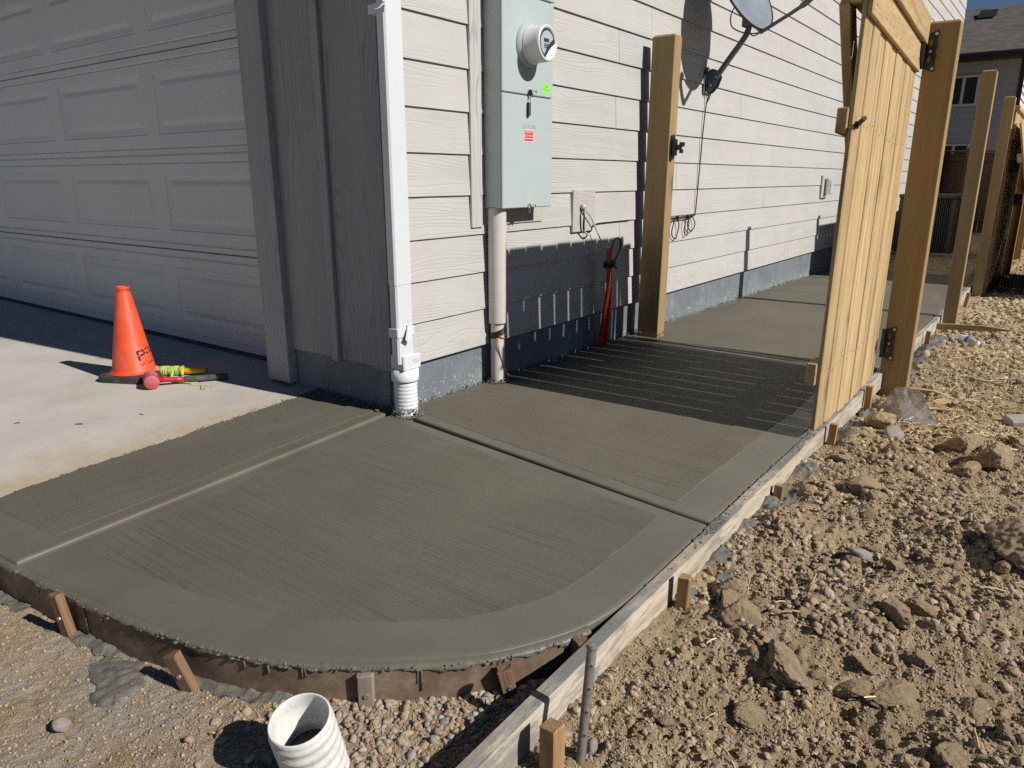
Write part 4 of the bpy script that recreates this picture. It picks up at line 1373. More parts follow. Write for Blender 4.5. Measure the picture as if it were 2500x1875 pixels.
wp = empty('wall_post', (0.053, 2.2, -0.04), (0, R(0.35), 0))
tag(wp, 'square treated timber post standing against the siding with gate latch', 'post')
chamfer_post('timber', 0.146, 0.10, 1.828, MT['post'], wp)
lt = empty('gate_latch', (0.147, 0.045, 1.19), parent=wp)
bm = bmesh.new()
prism(bm, [(-0.032, -0.075), (0.030, -0.060), (0.032, 0.045), (0.018, 0.08), (-0.026, 0.072), (-0.036, 0.02)], 0, 0.0, 0.006)
bmobj('back_plate', bm, MT['black_metal'], lt)
bm = bmesh.new()
add_box(bm, (0.006, -0.022, -0.045), (0.030, 0.016, 0.052), 0.004)
add_box(bm, (0.020, -0.006, -0.012), (0.062, 0.012, 0.020), 0.003)
add_box(bm, (0.050, -0.010, 0.008), (0.078, 0.014, 0.034), 0.003)
add_box(bm, (0.052, -0.010, -0.030), (0.072, 0.012, -0.008), 0.003)
bmobj('latch_body', bm, MT['black_metal'], lt)

# gate post with strap hinges
gp = empty('gate_post', (1.527, 2.2, -0.30), (0, 0, 0))
tag(gp, 'wide treated timber gate post carrying two black hinges', 'post')
chamfer_post('timber', 0.140, 0.092, 1.999, MT['post'], gp, 0.010)
def hinge(zc, parent):
    h = empty('hinge', (0.0, -0.0005, zc), parent=parent)
    bm = bmesh.new()
    out = [(0.004, -0.075), (0.050, -0.095), (0.056, -0.085), (0.050, -0.05), (0.054, -0.02), (0.048, 0.0), (0.054, 0.02), (0.050, 0.05), (0.056, 0.085), (0.050, 0.095), (0.004, 0.075)]
    def dia(cz):
        return [(0.024, cz - 0.024), (0.033, cz), (0.024, cz + 0.024), (0.015, cz)]
    # leaf with two diamond cut-outs, bridged into one outline
    v = [bm.verts.new((x, -0.0035, z)) for x, z in out]
    edges = [bm.edges.new((v[i], v[(i + 1) % len(v)])) for i in range(len(v))]
    for cz in (-0.038, 0.038):
        d = [bm.verts.new((x, -0.0035, z)) for x, z in dia(cz)]
        edges += [bm.edges.new((d[i], d[(i + 1) % 4])) for i in range(4)]
    bmesh.ops.triangle_fill(bm, edges=edges, use_beauty=True, use_dissolve=False)
    r = bmesh.ops.extrude_face_region(bm, geom=bm.faces[:])
    for g_ in r['geom']:
        if isinstance(g_, bmesh.types.BMVert):
            g_.co.y += 0.0033
    bmobj('post_leaf', bm, MT['black_metal'], h)
    bm = bmesh.new()
    lathe(bm, [(0.0, -0.078), (0.0085, -0.078), (0.0085, 0.078), (0, 0.078)], 14, False, Matrix.Translation((-0.004, -0.010, 0)))
    bmobj('barrel', bm, MT['black_metal'], h, smooth=False)
    bm = bmesh.new()
    prism(bm, [(-0.006, -0.062), (-0.010, -0.20), (-0.020, -0.205), (-0.05, -0.13)], 2, -0.001, 0.001)
    bm.free()
    # leaf folded on to the gate
    bm = bmesh.new()
    prism(bm, [(-0.016, -0.075), (-0.055, -0.055), (-0.088, -0.030), (-0.100, 0.0), (-0.092, 0.035), (-0.060, 0.050), (-0.016, 0.075)], 0, 0.0, 0.0035)
    bmobj('gate_leaf', bm, MT['black_metal'], h, loc=(-0.001, 0.0, 0), rot=(0, 0, 0))
    for (x, z) in ((0.045, 0.078), (0.045, -0.078), (0.026, 0.0)):
        bm = bmesh.new(); lathe(bm, [(0, 0), (0.008, 0), (0.0075, 0.003), (0.003, 0.0045), (0, 0.004)], 10, False, axis_mtx((x, -0.0035, z), (0, -1, 0)))
        bmobj('screw', bm, MT['galv'], h)
hinge(0.30 + 1.565, gp)
hinge(0.30 + 0.115, gp)

# remaining fence posts
fp = empty('fence_post', (1.561, 4.45, -0.40))
tag(fp, 'bare treated fence post standing alone beside the walkway edge', 'post', 'bare fence posts')
chamfer_post('timber', 0.092, 0.092, 2.118, MT['post'], fp, 0.010)
f3 = empty('fence_post', (1.556, 6.70, -0.40))
tag(f3, 'treated end post where the unfinished picket fence begins', 'post', 'bare fence posts')
chamfer_post('timber', 0.092, 0.092, 2.122, MT['post'], f3, 0.010)

# ------------------------------------------------------------------ gate
gt = empty('gate', (1.548, 0.80, 0.012), (R(-2.0), 0, R(1.9)))
tag(gt, 'open treated timber picket gate swung outwards beside the walkway', 'gate')
GL = 1.335
rp_ = random.Random(3)
y = 0.0
pk = 0
widths = [0.138] * 9 + [0.07]
while y < GL - 0.03:
    w = min(0.1385, GL - y)
    th = 0.0175
    dz = rp_.uniform(-0.003, 0.003)
    lean = rp_.uniform(-0.0012, 0.0012)
    bm = bmesh.new()
    x1 = (0.0, 0.0035, -0.0015, 0.002, -0.002, 0.003, 0.0, 0.0035, 0.001, 0.0035)[pk % 10]
    add_box(bm, (-th + x1, y + 0.0002, dz), (x1, y + w, 1.752 + dz), 0.0036)
    for v in bm.verts:
        if v.co.z < 0.1:
            v.co.z -= 0.075 * v.co.y / GL
    # resawn ridges running up the face
    o = bmobj('picket', bm, MT['pt2'], gt, rot=(lean, 0, 0))
    y += w + rp_.choice([0.004, 0.0055, 0.0065, 0.006])
    pk += 1
nail = bpy.data.meshes.new('nail')
bm = bmesh.new(); lathe(bm, [(0.0038, 0.0), (0.0038, 0.0010), (0.0, 0.0014)], 8, False, axis_mtx((0, 0, 0), (1, 0, 0))); bm.to_mesh(nail); bm.free()
nail.materials.append(MT['rust_steel'])
for i_ in range(9):
    for z_ in (0.224, 1.162):
        for dy in (0.035, 0.105):
            link('nail', nail, None, gt, ((0.0, 0.0035, -0.0015, 0.002, -0.002, 0.003, 0.0, 0.0035, 0.001)[i_] + 0.0002, 0.1439 * i_ + dy + rp_.uniform(-0.006, 0.006), z_ + rp_.uniform(-0.015, 0.015)))
for i_ in range(7):
    link('nail', nail, None, gt, (0.0187, 0.06 + 0.2 * i_ + rp_.uniform(-0.02, 0.02), 1.545 + rp_.uniform(-0.01, 0.01)))
box('rail', (-0.0575, -0.012, 0.180), (-0.0185, GL - 0.05, 0.268), MT['pt1'], gt, 0.004)
box('rail', (-0.0575, -0.012, 1.118), (-0.0185, GL - 0.05, 1.206), MT['pt1'], gt, 0.004)
box('rail', (-0.0575, -0.005, 1.55), (-0.0185, GL - 0.05, 1.639), MT['pt1'], gt, 0.004)
box('top_board', (0.0012, -0.002, 1.508), (0.0185, GL, 1.648), MT['pt1'], gt, 0.003)
box('cap_board', (0.0190, -0.004, 1.632), (0.0365, GL + 0.002, 1.757), MT['pt1'], gt, 0.003)
bm = bmesh.new()
add_box(bm, (-0.019, -0.0445, -0.86), (0.019, 0.0445, 0.86), 0.004)
bmobj('brace', bm, MT['pt2'], gt, (-0.078, 0.60, 0.93), (R(41), 0, 0))
bm = bmesh.new()
tube(bm, [(0.0, 0.035, 1.148), (0.012, 0.035, 1.148)], 0.014, 12)
tube(bm, [(0.008, 0.035, 1.148), (0.038, -0.012, 1.166)], 0.0085, 14)
bmobj('latch_striker', bm, MT['black_metal'], gt)

# ------------------------------------------------------------------ finished fence beyond the last post
ff = empty('picket_fence', (1.60, 6.80, -0.28))
tag(ff, 'new treated picket fence running behind the last bare post', 'fence')
pmesh = box_mesh((0.017, 0.1385, 1.83), 0.002, MT['pt2'])
y = 0.09
i = 0
while y < 9.0:
    link('picket', pmesh, None, ff, (0.058 + rp_.uniform(-0.002, 0.002), y, 0.96 + rp_.uniform(-0.012, 0.012)))
    y += 0.1425
for z in (0.28, 1.02, 1.70):
    box('rail', (0.010, 0.0, z), (0.048, 9.0, z + 0.089), MT['pt1'], ff, 0.004)
box('top_board', (0.068, 0.02, 1.62), (0.086, 9.0, 1.76), MT['pt1'], ff, 0.003)
box('cap_board', (0.0, 0.0, 1.885), (0.09, 9.0, 1.923), MT['pt1'], ff, 0.003)
for yy in (2.25, 4.5, 6.75, 9.0):
    box('post', (0.069, yy - 0.046, -0.2), (0.161, yy + 0.046, 1.86), MT['post'], ff, 0.005)
    box('post_block', (0.069, yy - 0.12, 0.98), (0.15, yy - 0.05, 1.07), MT['pt1'], ff, 0.004)

# a spare fence panel leaning on the fence, its shaded side showing
lp = empty('spare_fence_section', (2.09, 6.72, gz(2.09, 7.3)), (0, R(-12.5), 0))
tag(lp, 'spare picket panel leaning against the new fence', 'fence panel')
y = 0.0
pm2 = box_mesh((0.017, 0.1385, 1.72), 0.002, MT['pt2'])
while y < 2.2:
    link('picket', pm2, None, lp, (0.0, y + 0.07, 0.86))
    y += 0.1415
for z in (0.25, 1.35):
    box('rail', (-0.048, 0.0, z), (-0.0095, 2.25, z + 0.089), MT['pt1'], lp, 0.004)
lb = box('leaning_board', (-0.012, -0.045, 0.0), (0.012, 0.045, 1.75), MT['pt2'], None, 0.003)
lb.location = (1.93, 8.95, 0.60); lb.rotation_euler = (R(3), R(-8), 0)
tag(lb, 'single loose board propped against the new picket fence', 'board')

# ------------------------------------------------------------------ form boards, stakes, pin
def form(y0, y1, label, dz=0.0, tilt=0.0, x=1.505):
    n = 28
    bm = bmesh.new()
    rings = []
    for i in range(n + 1):
        y = y0 + (y1 - y0) * i / n
        zt = slab_z(1.5, max(y, -0.9)) - 0.001 + dz + 0.0012 * math.sin(y * 5.0)
        wob = 0.0015 * math.sin(y * 3.1 + 1)
        r = 0.003
        ring = [(x + wob, zt - r), (x + r + wob, zt), (x + 0.038 - r + wob, zt), (x + 0.038 + wob, zt - r), (x + 0.038 + wob, zt - 0.089 + r), (x + 0.038 - r + wob, zt - 0.089), (x + wob + r, zt - 0.089), (x + wob, zt - 0.089 + r)]
        rings.append([bm.verts.new((px, y, pz)) for px, pz in ring])
    for a, b in zip(rings[:-1], rings[1:]):
        for k in range(8):
            j = (k + 1) % 8
            bm.faces.new((a[k], a[j], b[j], b[k]))
    bm.faces.new(rings[0]); bm.faces.new(rings[-1][::-1])
    o = bmobj('form_board', bm, MT['form'])
    tag(o, label, 'form board')
    return o
form(-1.75, 1.02, 'long cement stained form board jutting past the rounded slab end')
form(1.024, 4.30, 'cement stained form board between gate post and lone fence post', -0.004)
form(4.306, 7.70, 'cement stained form board beyond the lone fence post', -0.002)

def ribbon(name, pts, z_top, z_bot, th, mat):
    bm = bmesh.new()
    n = len(pts)
    rows = []
    for i, p in enumerate(pts):
        a = Vector(pts[max(i - 1, 0)]); b = Vector(pts[min(i + 1, n - 1)])
        d = (b - a).normalized()
        nr = Vector((d.y, -d.x))
        # outward is away from the slab centre
        c = Vector((0.7, -0.5))
        if nr.dot(Vector(p) - c) < 0:
            nr = -nr
        i0 = Vector(p) + nr * 0.003
        i1 = Vector(p) + nr * (0.003 + th)
        rows.append([bm.verts.new((i0.x, i0.y, z_bot)), bm.verts.new((i0.x, i0.y, z_top(p))), bm.verts.new((i1.x, i1.y, z_top(p))), bm.verts.new((i1.x, i1.y, z_bot))])
    for a, b in zip(rows[:-1], rows[1:]):
        for k in range(4):
            j = (k + 1) % 4
            bm.faces.new((a[k], a[j], b[j], b[k]))
    bm.faces.new(rows[0]); bm.faces.new(rows[-1][::-1])
    return bmobj(name, bm, mat)
cv = [p for p in CURVE_S if p[1] < -0.80] + [(0.02, -1.515), (-0.12, -1.527), (-0.30, -1.54), (-0.5, -1.55)]
cf = ribbon('curved_form', cv, lambda p: slab_z(p[0], p[1]) - 0.010, -0.135, 0.011, MT['form_dark'])
tag(cf, 'bent dark brown wooden form around the rounded slab end', 'form board')

def stake(x, y, ztop, zbot, lean=(0, 0), rz=0.0, mat='stake', w=0.036, d=0.030, label='', screw=True, point=False):
    e = empty('wooden_stake', (x, y, zbot), (R(lean[0]), R(lean[1]), R(rz)))
    tag(e, label, 'stake', 'wooden stakes holding the forms')
    h = ztop - zbot
    bm = bmesh.new()
    add_box(bm, (-w / 2, -d / 2, 0.0), (w / 2, d / 2, h), 0.002)
    for v in bm.verts:
        if v.co.z > h * 0.9:
            v.co.z += rnd.uniform(-0.004, 0.003)
            v.co.x += rnd.uniform(-0.0015, 0.0015)
    bmobj('shaft', bm, MT[mat], e)
    if screw:
        bm = bmesh.new(); lathe(bm, [(0.0, 0.002), (0.003, 0.0035), (0.0055, 0.003), (0.006, 0.0)], 10, False, axis_mtx((0.002, -d / 2, h * 0.62), (0, -1, 0)))
        bmobj('screw', bm, MT['galv'], e)
    return e
stake(0.418, -1.500, 0.012, -0.15, (4, -7), 12, 'stake_red', label='reddish stake at the long side of the curved form', w=0.031, d=0.022)
stake(0.845, -1.428, -0.012, -0.15, (3, -22), 20, 'stake_old', label='leaning weathered dark stake at the curved form', w=0.034, d=0.022)
stake(1.178, -1.238, -0.030, -0.16, (1, 0), 38, 'stake_old', label='short pale stake screwed flat to the middle of the curved form', w=0.034, d=0.022)
stake(1.412, -1.022, -0.030, -0.16, (4, -12), 48, 'stake_red', label='orange toned stake wedged by the end of the curved form', w=0.032, d=0.022)
stake(1.487, -0.885, -0.022, -0.16, (0, 4), 60, 'stake_red', label='stake tucked between the curved form and long form board', w=0.036)
stake(0.055, -1.545, -0.004, -0.15, (5, -5), 8, 'stake_red', label='stake at the driveway end of the curved form', w=0.031, d=0.022)
stake(1.573, -0.512, -0.004, -0.15, (0, 2), 4, 'stake', label='light wooden stake halfway along the long form board', w=0.030, d=0.030, screw=False)
stake(1.602, -1.165, 0.004, -0.22, (0, 0), -8, 'stake', label='light wooden stake beside the steel form pin', w=0.036, d=0.034, screw=False)
stake(1.565, 0.30, -0.040, -0.15, (0, 3), 0, 'stake', label='stake half buried in spilled cement beside the form board', w=0.030, d=0.026, screw=False)
stake(1.566, 1.02, -0.015, -0.19, (0, 2), 0, 'stake', label='stake directly beneath the open gate', w=0.030, d=0.026, screw=False)
stake(1.566, 1.75, -0.020, -0.24, (0, 0), 0, 'stake', label='short stake beside the foot of the gate post', w=0.030, d=0.026, screw=False)
stake(1.570, 3.62, -0.050, -0.28, (0, 1), 0, 'stake', label='stake between the gate post and lone fence post', w=0.030, d=0.026, screw=False)
stake(1.572, 5.9, -0.055, -0.28, (0, 6), 0, 'stake', label='stake beyond the lone fence post', w=0.030, d=0.026, screw=False)

pin = empty('form_pin', (1.637, -1.125, -0.14), (R(-13), R(-3), 0))
tag(pin, 'round steel form pin with nail holes leaning near the form board', 'form pin')
bm = bmesh.new(); lathe(bm, [(0.0, 0.0), (0.0095, 0.0), (0.0095, 0.262), (0.0118, 0.268), (0.0118, 0.274), (0.0, 0.276)], 18, False)
bmobj('shaft', bm, MT['rust_steel'], pin, smooth=False)
for z in (0.10, 0.145, 0.19, 0.235):
    bm = bmesh.new(); lathe(bm, [(0, 0), (0.0028, 0.0), (0.0028, 0.0006), (0, 0.0006)], 8, False, axis_mtx((0.0066, -0.0069, z), (0.69, -0.72, 0)))
    bmobj('nail_hole', bm, MT['dark_glass'], pin)

# flat pointed stakes lying beside the posts
def pointed(x, y, z, L_, rz, label):
    bm = bmesh.new()
    prism(bm, [(0.0, 0.0), (L_ * 0.62, 0.0), (L_, 0.018), (L_ * 0.62, 0.042), (0.0, 0.042)], 1, -0.010, 0.010)
    o = bmobj('pointed_stake', bm, wood_x, None, (x, y, z), (R(8), R(-3), R(rz)))
    tag(o, label, 'stake', 'pointed stakes driven through beside the posts')
wood_x = MT['pt0']
pointed(1.665, 2.335, gz(1.75, 2.33) - 0.012, 0.20, -2, 'pointed stake lying against the foot of the gate post')
pointed(1.53, 4.30, gz(1.8, 4.3) + 0.03, 0.52, -1, 'long pointed stake lying against the lone fence post')

# ------------------------------------------------------------------ drain riser in the soil
RC = Vector((1.242, -1.452, 0.031))
rv = empty('drain_riser', tuple(RC), (R(14), R(3), R(0)))
tag(rv, 'ribbed white plastic drain riser sticking out of the soil', 'pipe')
bm = bmesh.new()
ro = [(0.0555, 0.0), (0.0570, -0.0015), (0.0572, -0.012)]
for zc in (-0.022, -0.048, -0.074, -0.100, -0.126, -0.152):
    ro += [(0.0572, zc + 0.008), (0.0598, zc + 0.004), (0.0598, zc - 0.004), (0.0572, zc - 0.008)]
ro += [(0.0572, -0.26)]
ri = [(0.0535, 0.0), (0.0528, -0.002), (0.0525, -0.020), (0.0518, -0.062), (0.0460, -0.068), (0.0445, -0.074), (0.0430, -0.24)]
lathe(bm, ro[::-1] + ri, 56, False)
bmobj('pipe_wall', bm, MT['riser'], rv, smooth=False)
for f_ in rv.children[0].data.polygons:
    f_.use_smooth = True
bm = bmesh.new(); lathe(bm, [(0.0, -0.088), (0.0440, -0.088)], 32, False)
bmobj('dark_bottom', bm, MT['ac_dark'], rv)

# ------------------------------------------------------------------ traffic cone
DZ = lambda y: drive_z(y)
tc_ = empty('traffic_cone', (-1.455, -0.365, DZ(-0.365)), (0, 0, R(26)))
tag(tc_, 'orange traffic cone with black base standing on the driveway', 'traffic cone')
bm = bmesh.new()
bp = []
hw, cr_ = 0.128, 0.045
for q in range(4):
    for s in range(5):
        a = R(90 * q + 90 * s / 4)
        sx, sy = [(1, 1), (-1, 1), (-1, -1), (1, -1)][q]
        bp.append((sx * (hw - cr_) + cr_ * math.cos(a), sy * (hw - cr_) + cr_ * math.sin(a)))
def ringxy(pts, k, z): return [bm.verts.new((x * k, y * k, z)) for x, y in pts]
rr = [ringxy(bp, 1.0, 0.0), ringxy(bp, 1.0, 0.024), ringxy(bp, 0.97, 0.030), ringxy(bp, 0.80, 0.034)]
for a, b in zip(rr[:-1], rr[1:]):
    for i in range(len(bp)):
        j = (i + 1) % len(bp)
        bm.faces.new((a[i], a[j], b[j], b[i]))
bm.faces.new(rr[0][::-1]); bm.faces.new(rr[-1])
bmobj('rubber_base', bm, MT['black_rubber'], tc_)
bm = bmesh.new()
CONE = [(0.116, 0.0345), (0.112, 0.038), (0.104, 0.044), (0.0985, 0.056), (0.0345, 0.425), (0.0325, 0.430), (0.0285, 0.431), (0.0270, 0.433), (0.0270, 0.444), (0.0315, 0.449), (0.0315, 0.457), (0.0285, 0.459), (0.0235, 0.459), (0.0225, 0.440)]
lathe(bm, CONE, 64, False)
bmobj('cone_body', bm, MT['orange'], tc_, smooth=True)
def cone_r(z): return 0.0985 + (0.0345 - 0.0985) * (z - 0.056) / (0.425 - 0.056)
def cone_text(me, ang, zc, name, tilt=0.0):
    """wrap a flat mesh (x right, y up) round the cone; ang = azimuth of its centre"""
    b = bmesh.new(); b.from_mesh(me)
    bmesh.ops.triangulate(b, faces=b.faces[:])
    for _ in range(2):
        long_ = [e for e in b.edges if e.calc_length() > 0.008]
        if long_:
            bmesh.ops.subdivide_edges(b, edges=long_, cuts=1)
    for v in b.verts:
        x, y = v.co.x, v.co.y
        xx = x * math.cos(tilt) - y * math.sin(tilt); yy = x * math.sin(tilt) + y * math.cos(tilt)
        z = zc + yy
        r = cone_r(z) + 0.0009
        a = ang + xx / cone_r(zc)
        v.co = Vector((r * math.cos(a), r * math.sin(a), z))
    return bmobj(name, b, MT['cone_print'], tc_)
def rects_mesh(polys):
    b = bmesh.new()
    for pl in polys:
        b.faces.new([b.verts.new((x, y, 0)) for x, y in pl])
    me = bpy.data.meshes.new('logo'); b.to_mesh(me); b.free()
    return me
# the block-letter emblem, then the words under it
k = 0.00105
def S(pl): return [((x - 30) * k, y * k) for x, y in pl]
logo = [S([(0, 42), (22, 42), (22, 33), (11, 33), (11, 20), (0, 20)]), S([(1, 17), (12, 17), (12, -6), (1, -6)]),
        S([(25, 42), (38, 42), (43, 37), (33, 33), (25, 33)]), S([(34, 32), (44, 35), (44, 20), (38, 14), (34, 20)]), S([(14, 21), (32, 21), (36, 13), (14, 13)]),
        S([(50, 42), (66, 42), (66, 35), (50, 35)]), S([(50, 22), (66, 22), (66, 15), (50, 15)]), S([(70, 42), (84, 42), (90, 34), (78, 33)]), S([(78, 30), (90, 30), (90, 10), (80, 10)])]
# camera bearing in the cone's frame
cb = math.atan2(-2.12 + 0.365, 2.214 + 1.455) - R(26)
cone_text(rects_mesh(logo), cb + 0.62, 0.108, 'cone_emblem', 0.12)
tm = text_mesh('Q3 Const', 0.021, 0.0)
cone_text(tm, cb + 0.78, 0.083, 'cone_lettering', 0.12)

# rubber mallet
mh = Vector((-1.205, -0.412, DZ(-0.41) + 0.036))
ha = Vector((0.905, -0.425, 0)).normalized()
hd = Vector((0.515, 0.857, 0)).normalized()
ml = empty('mallet', tuple(mh))
tag(ml, 'dusty red mallet with black rubber grip lying beside the cone', 'mallet')
bm = bmesh.new()
lathe(bm, [(0.0, -0.060), (0.030, -0.060), (0.0345, -0.056), (0.0355, -0.045), (0.034, -0.020), (0.0315, 0.0), (0.034, 0.020), (0.0355, 0.045), (0.0345, 0.056), (0.030, 0.060), (0.0, 0.0605)], 36, False, axis_mtx((0, 0, 0), ha))
bmobj('head', bm, MT['mallet_red'], ml, smooth=True)
bm = bmesh.new()
tube(bm, [hd * 0.028 + Vector((0, 0, 0.0)), hd * 0.06 + Vector((0, 0, -0.004)), hd * 0.11 + Vector((0, 0, -0.010)), hd * 0.155 + Vector((0, 0, -0.014))], [0.019, 0.0135, 0.012, 0.0125], 14)
bmobj('handle', bm, MT['mallet_handle'], ml, smooth=True)
bm = bmesh.new()
tube(bm, [hd * t + Vector((0, 0, -0.0125 - 0.025 * (t - 0.145))) for t in (0.145, 0.150, 0.18, 0.22, 0.26, 0.30, 0.335, 0.342, 0.345)], [0.0125, 0.0155, 0.0160, 0.0150, 0.0145, 0.0150, 0.0165, 0.0165, 0.012], 16)
bmobj('grip', bm, MT['black_rubber'], ml, smooth=True)

# string line winder
sa = Vector((-1.405, -0.300, DZ(-0.30) + 0.024)); sdv = Vector((0.78, 0.626, 0)).normalized()
sl = empty('string_winder', tuple(sa))
tag(sl, 'yellow line winder wrapped with neon green string beside the mallet', 'winder')
sn = Vector((sdv.y, -sdv.x, 0))
bm = bmesh.new()
tube(bm, [sdv * -0.025, sdv * 0.0], 0.0085, 12)
for t0 in (0.0, 0.155):
    tube(bm, [sdv * t0 + sn * -0.034 + Vector((0, 0, 0.012)), sdv * (t0 - 0.004) + sn * -0.012 + Vector((0, 0, 0.016)), sdv * (t0 + 0.002) + sn * 0.018 + Vector((0, 0, 0.002)), sdv * (t0 + 0.008) + sn * 0.036 + Vector((0, 0, -0.012))], [0.0065, 0.0105, 0.0105, 0.0065], 10)
tube(bm, [sdv * 0.0, sdv * 0.16], 0.011, 12)
bmobj('frame', bm, MT['yellow'], sl, smooth=True)
bm = bmesh.new()
tube(bm, [sdv * 0.158, sdv * 0.164, sdv * 0.20, sdv * 0.255, sdv * 0.270, sdv * 0.274], [0.011, 0.0165, 0.0160, 0.0150, 0.0150, 0.011], 16)
bmobj('handle', bm, MT['yellow'], sl, smooth=True)
def winding(t0, t1, r0, turns, name, mat, jit):
    bm = bmesh.new()
    pts = []
    N = int(turns * 14)
    for i in range(N):
        f = i / N
        a = 2 * math.pi * turns * f
        t = t0 + (t1 - t0) * (0.5 - 0.5 * math.cos(f * math.pi * 5)) + jit * math.sin(a * 0.37)
        r = r0 + 0.004 * math.sin(f * math.pi) + jit * 0.25 * math.sin(a * 1.7)
        pts.append(sdv * t + sn * (r * math.cos(a)) + Vector((0, 0, r * math.sin(a))))
    tube(bm, pts, 0.0016, 5)
    bmobj(name, bm, mat, sl, smooth=True)
winding(0.022, 0.085, 0.0185, 26, 'old_string', MT['string_dirty'], 0.002)
winding(0.060, 0.130, 0.0205, 44, 'string', MT['string'], 0.006)
winding(0.128, 0.150, 0.0175, 12, 'old_string', MT['string_dirty'], 0.002)
def rel(p): return (p[0] - sa.x, p[1] - sa.y, p[2] - sa.z)
zd = DZ(-0.28) + 0.002
rt = random.Random(9)
def loose(name, ctrl, jit, r=0.0017):
    c = [(x + rt.uniform(-jit, jit), y + rt.uniform(-jit, jit), z) for x, y, z in ctrl]
    bm = bmesh.new(); tube(bm, spline(c, 8), r, 5)
    bmobj(name, bm, MT['string'], sl, smooth=True)
    sl.children[-1].location = -sa
for k_ in range(7):
    loose('string_tail', [(-1.315, -0.235, zd + 0.038), (-1.285, -0.262, zd + 0.024), (-1.235, -0.290, zd + 0.006), (-1.185, -0.305, zd + 0.001), (-1.150 + 0.01 * k_, -0.290 + 0.006 * k_, zd)], 0.007)
loose('string_tail', [(-1.160, -0.300, zd), (-1.135, -0.262, zd + 0.012), (-1.150, -0.235, zd + 0.006), (-1.120, -0.222, zd), (-1.098, -0.245, zd), (-1.120, -0.268, zd + 0.004), (-1.080, -0.285, zd), (-1.03, -0.262, zd), (-0.985, -0.255, zd), (-0.975, -0.240, zd), (-0.955, -0.250, zd)], 0.004)
loose('string_tail', [(-1.03, -0.262, zd), (-1.0, -0.275, zd + 0.004), (-0.965, -0.300, zd), (-0.94, -0.290, zd), (-0.955, -0.285, zd), (-1.0, -0.282, zd)], 0.003)
loose('string_tail', [(-1.18, -0.30, zd), (-1.14, -0.30, zd + 0.008), (-1.10, -0.27, zd + 0.003), (-1.12, -0.24, zd), (-1.16, -0.255, zd + 0.004), (-1.15, -0.285, zd)], 0.004)

# small dark scraps on the driveway
for i, (x, y, a, s) in enumerate(((-0.915, -0.875, 35, 0.010), (-1.14, -1.02, 60, 0.007), (-0.83, -0.66, 5, 0.006))):
    bm = bmesh.new()
    prism(bm, [(-s * 1.6, -s * 0.4), (0, -s * 0.6), (s * 1.5, -s * 0.2), (s * 1.2, s * 0.5), (-s * 0.6, s * 0.5)], 2, 0, 0.002)
    o = bmobj('scrap', bm, MT['black_rubber'], None, (x, y, DZ(y) + 0.001), (0, 0, R(a)))
    tag(o, 'tiny dark scrap lying on the pale driveway', 'scrap', 'dark scraps on the driveway')

# ------------------------------------------------------------------ litter on the soil
bgx, bgy = 1.725, 1.66
bz = gz(bgx, bgy)
bag = empty('plastic_bag', (bgx, bgy, bz - 0.005))
tag(bag, 'crumpled clear plastic bag lying open beside the gate post foot', 'bag')
outer = [(-0.165, 0.03, 0.005), (-0.11, 0.10, 0.03), (-0.06, 0.17, 0.165), (-0.01, 0.18, 0.185), (0.05, 0.16, 0.18), (0.095, 0.10, 0.13), (0.155, -0.01, 0.045), (0.175, -0.07, 0.030), (0.11, -0.115, 0.010), (0.0, -0.15, 0.0), (-0.065, -0.135, 0.004), (-0.04, -0.07, 0.012), (-0.025, 0.02, 0.05), (-0.03, 0.10, 0.10)]
mid = [(0.02, 0.12, 0.115), (0.075, 0.04, 0.085), (0.10, -0.04, 0.055), (0.03, -0.085, 0.06), (0.0, 0.0, 0.09), (0.06, -0.03, 0.095)]
V = outer + mid
F = [(0, 1, 12, 11), (1, 2, 13, 12), (2, 3, 13), (3, 4, 14, 13), (4, 5, 15, 14), (5, 6, 15), (6, 16, 19, 15), (6, 7, 8, 16), (8, 9, 17, 16), (9, 10, 11, 17), (11, 12, 18, 17), (12, 13, 14, 18), (14, 15, 19, 18), (16, 17, 18, 19)]
bm = bmesh.new()
vs = [bm.verts.new(v) for v in V]
for f in F:
    bm.faces.new([vs[i] for i in f])
bmesh.ops.triangulate(bm, faces=bm.faces[:])
bmesh.ops.subdivide_edges(bm, edges=bm.edges[:], cuts=3, use_grid_fill=True)
for v in bm.verts:
    q = v.co
    v.co = q + Vector((math.sin(q.y * 70 + q.z * 40), math.sin(q.x * 60 + q.y * 33), math.sin(q.x * 55 - q.y * 48))) * 0.0042 + Vector((0, 0, -0.22 * q.z))
bmobj('film', bm, MT['bag'], bag)
bm = bmesh.new()
vs2 = [(-0.155, 0.02, 0.002), (-0.05, -0.12, 0.002), (0.10, -0.10, 0.004), (0.13, -0.02, 0.010), (0.06, 0.12, 0.012), (-0.06, 0.13, 0.010)]
bm.faces.new([bm.verts.new(v) for v in vs2])
bmesh.ops.triangulate(bm, faces=bm.faces[:])
bmesh.ops.subdivide_edges(bm, edges=bm.edges[:], cuts=4, use_grid_fill=True)
for v in bm.verts:
    v.co.z += 0.006 * math.sin(v.co.x * 60) * math.cos(v.co.y * 50)
bmobj('under_film', bm, MT['bag'], bag)

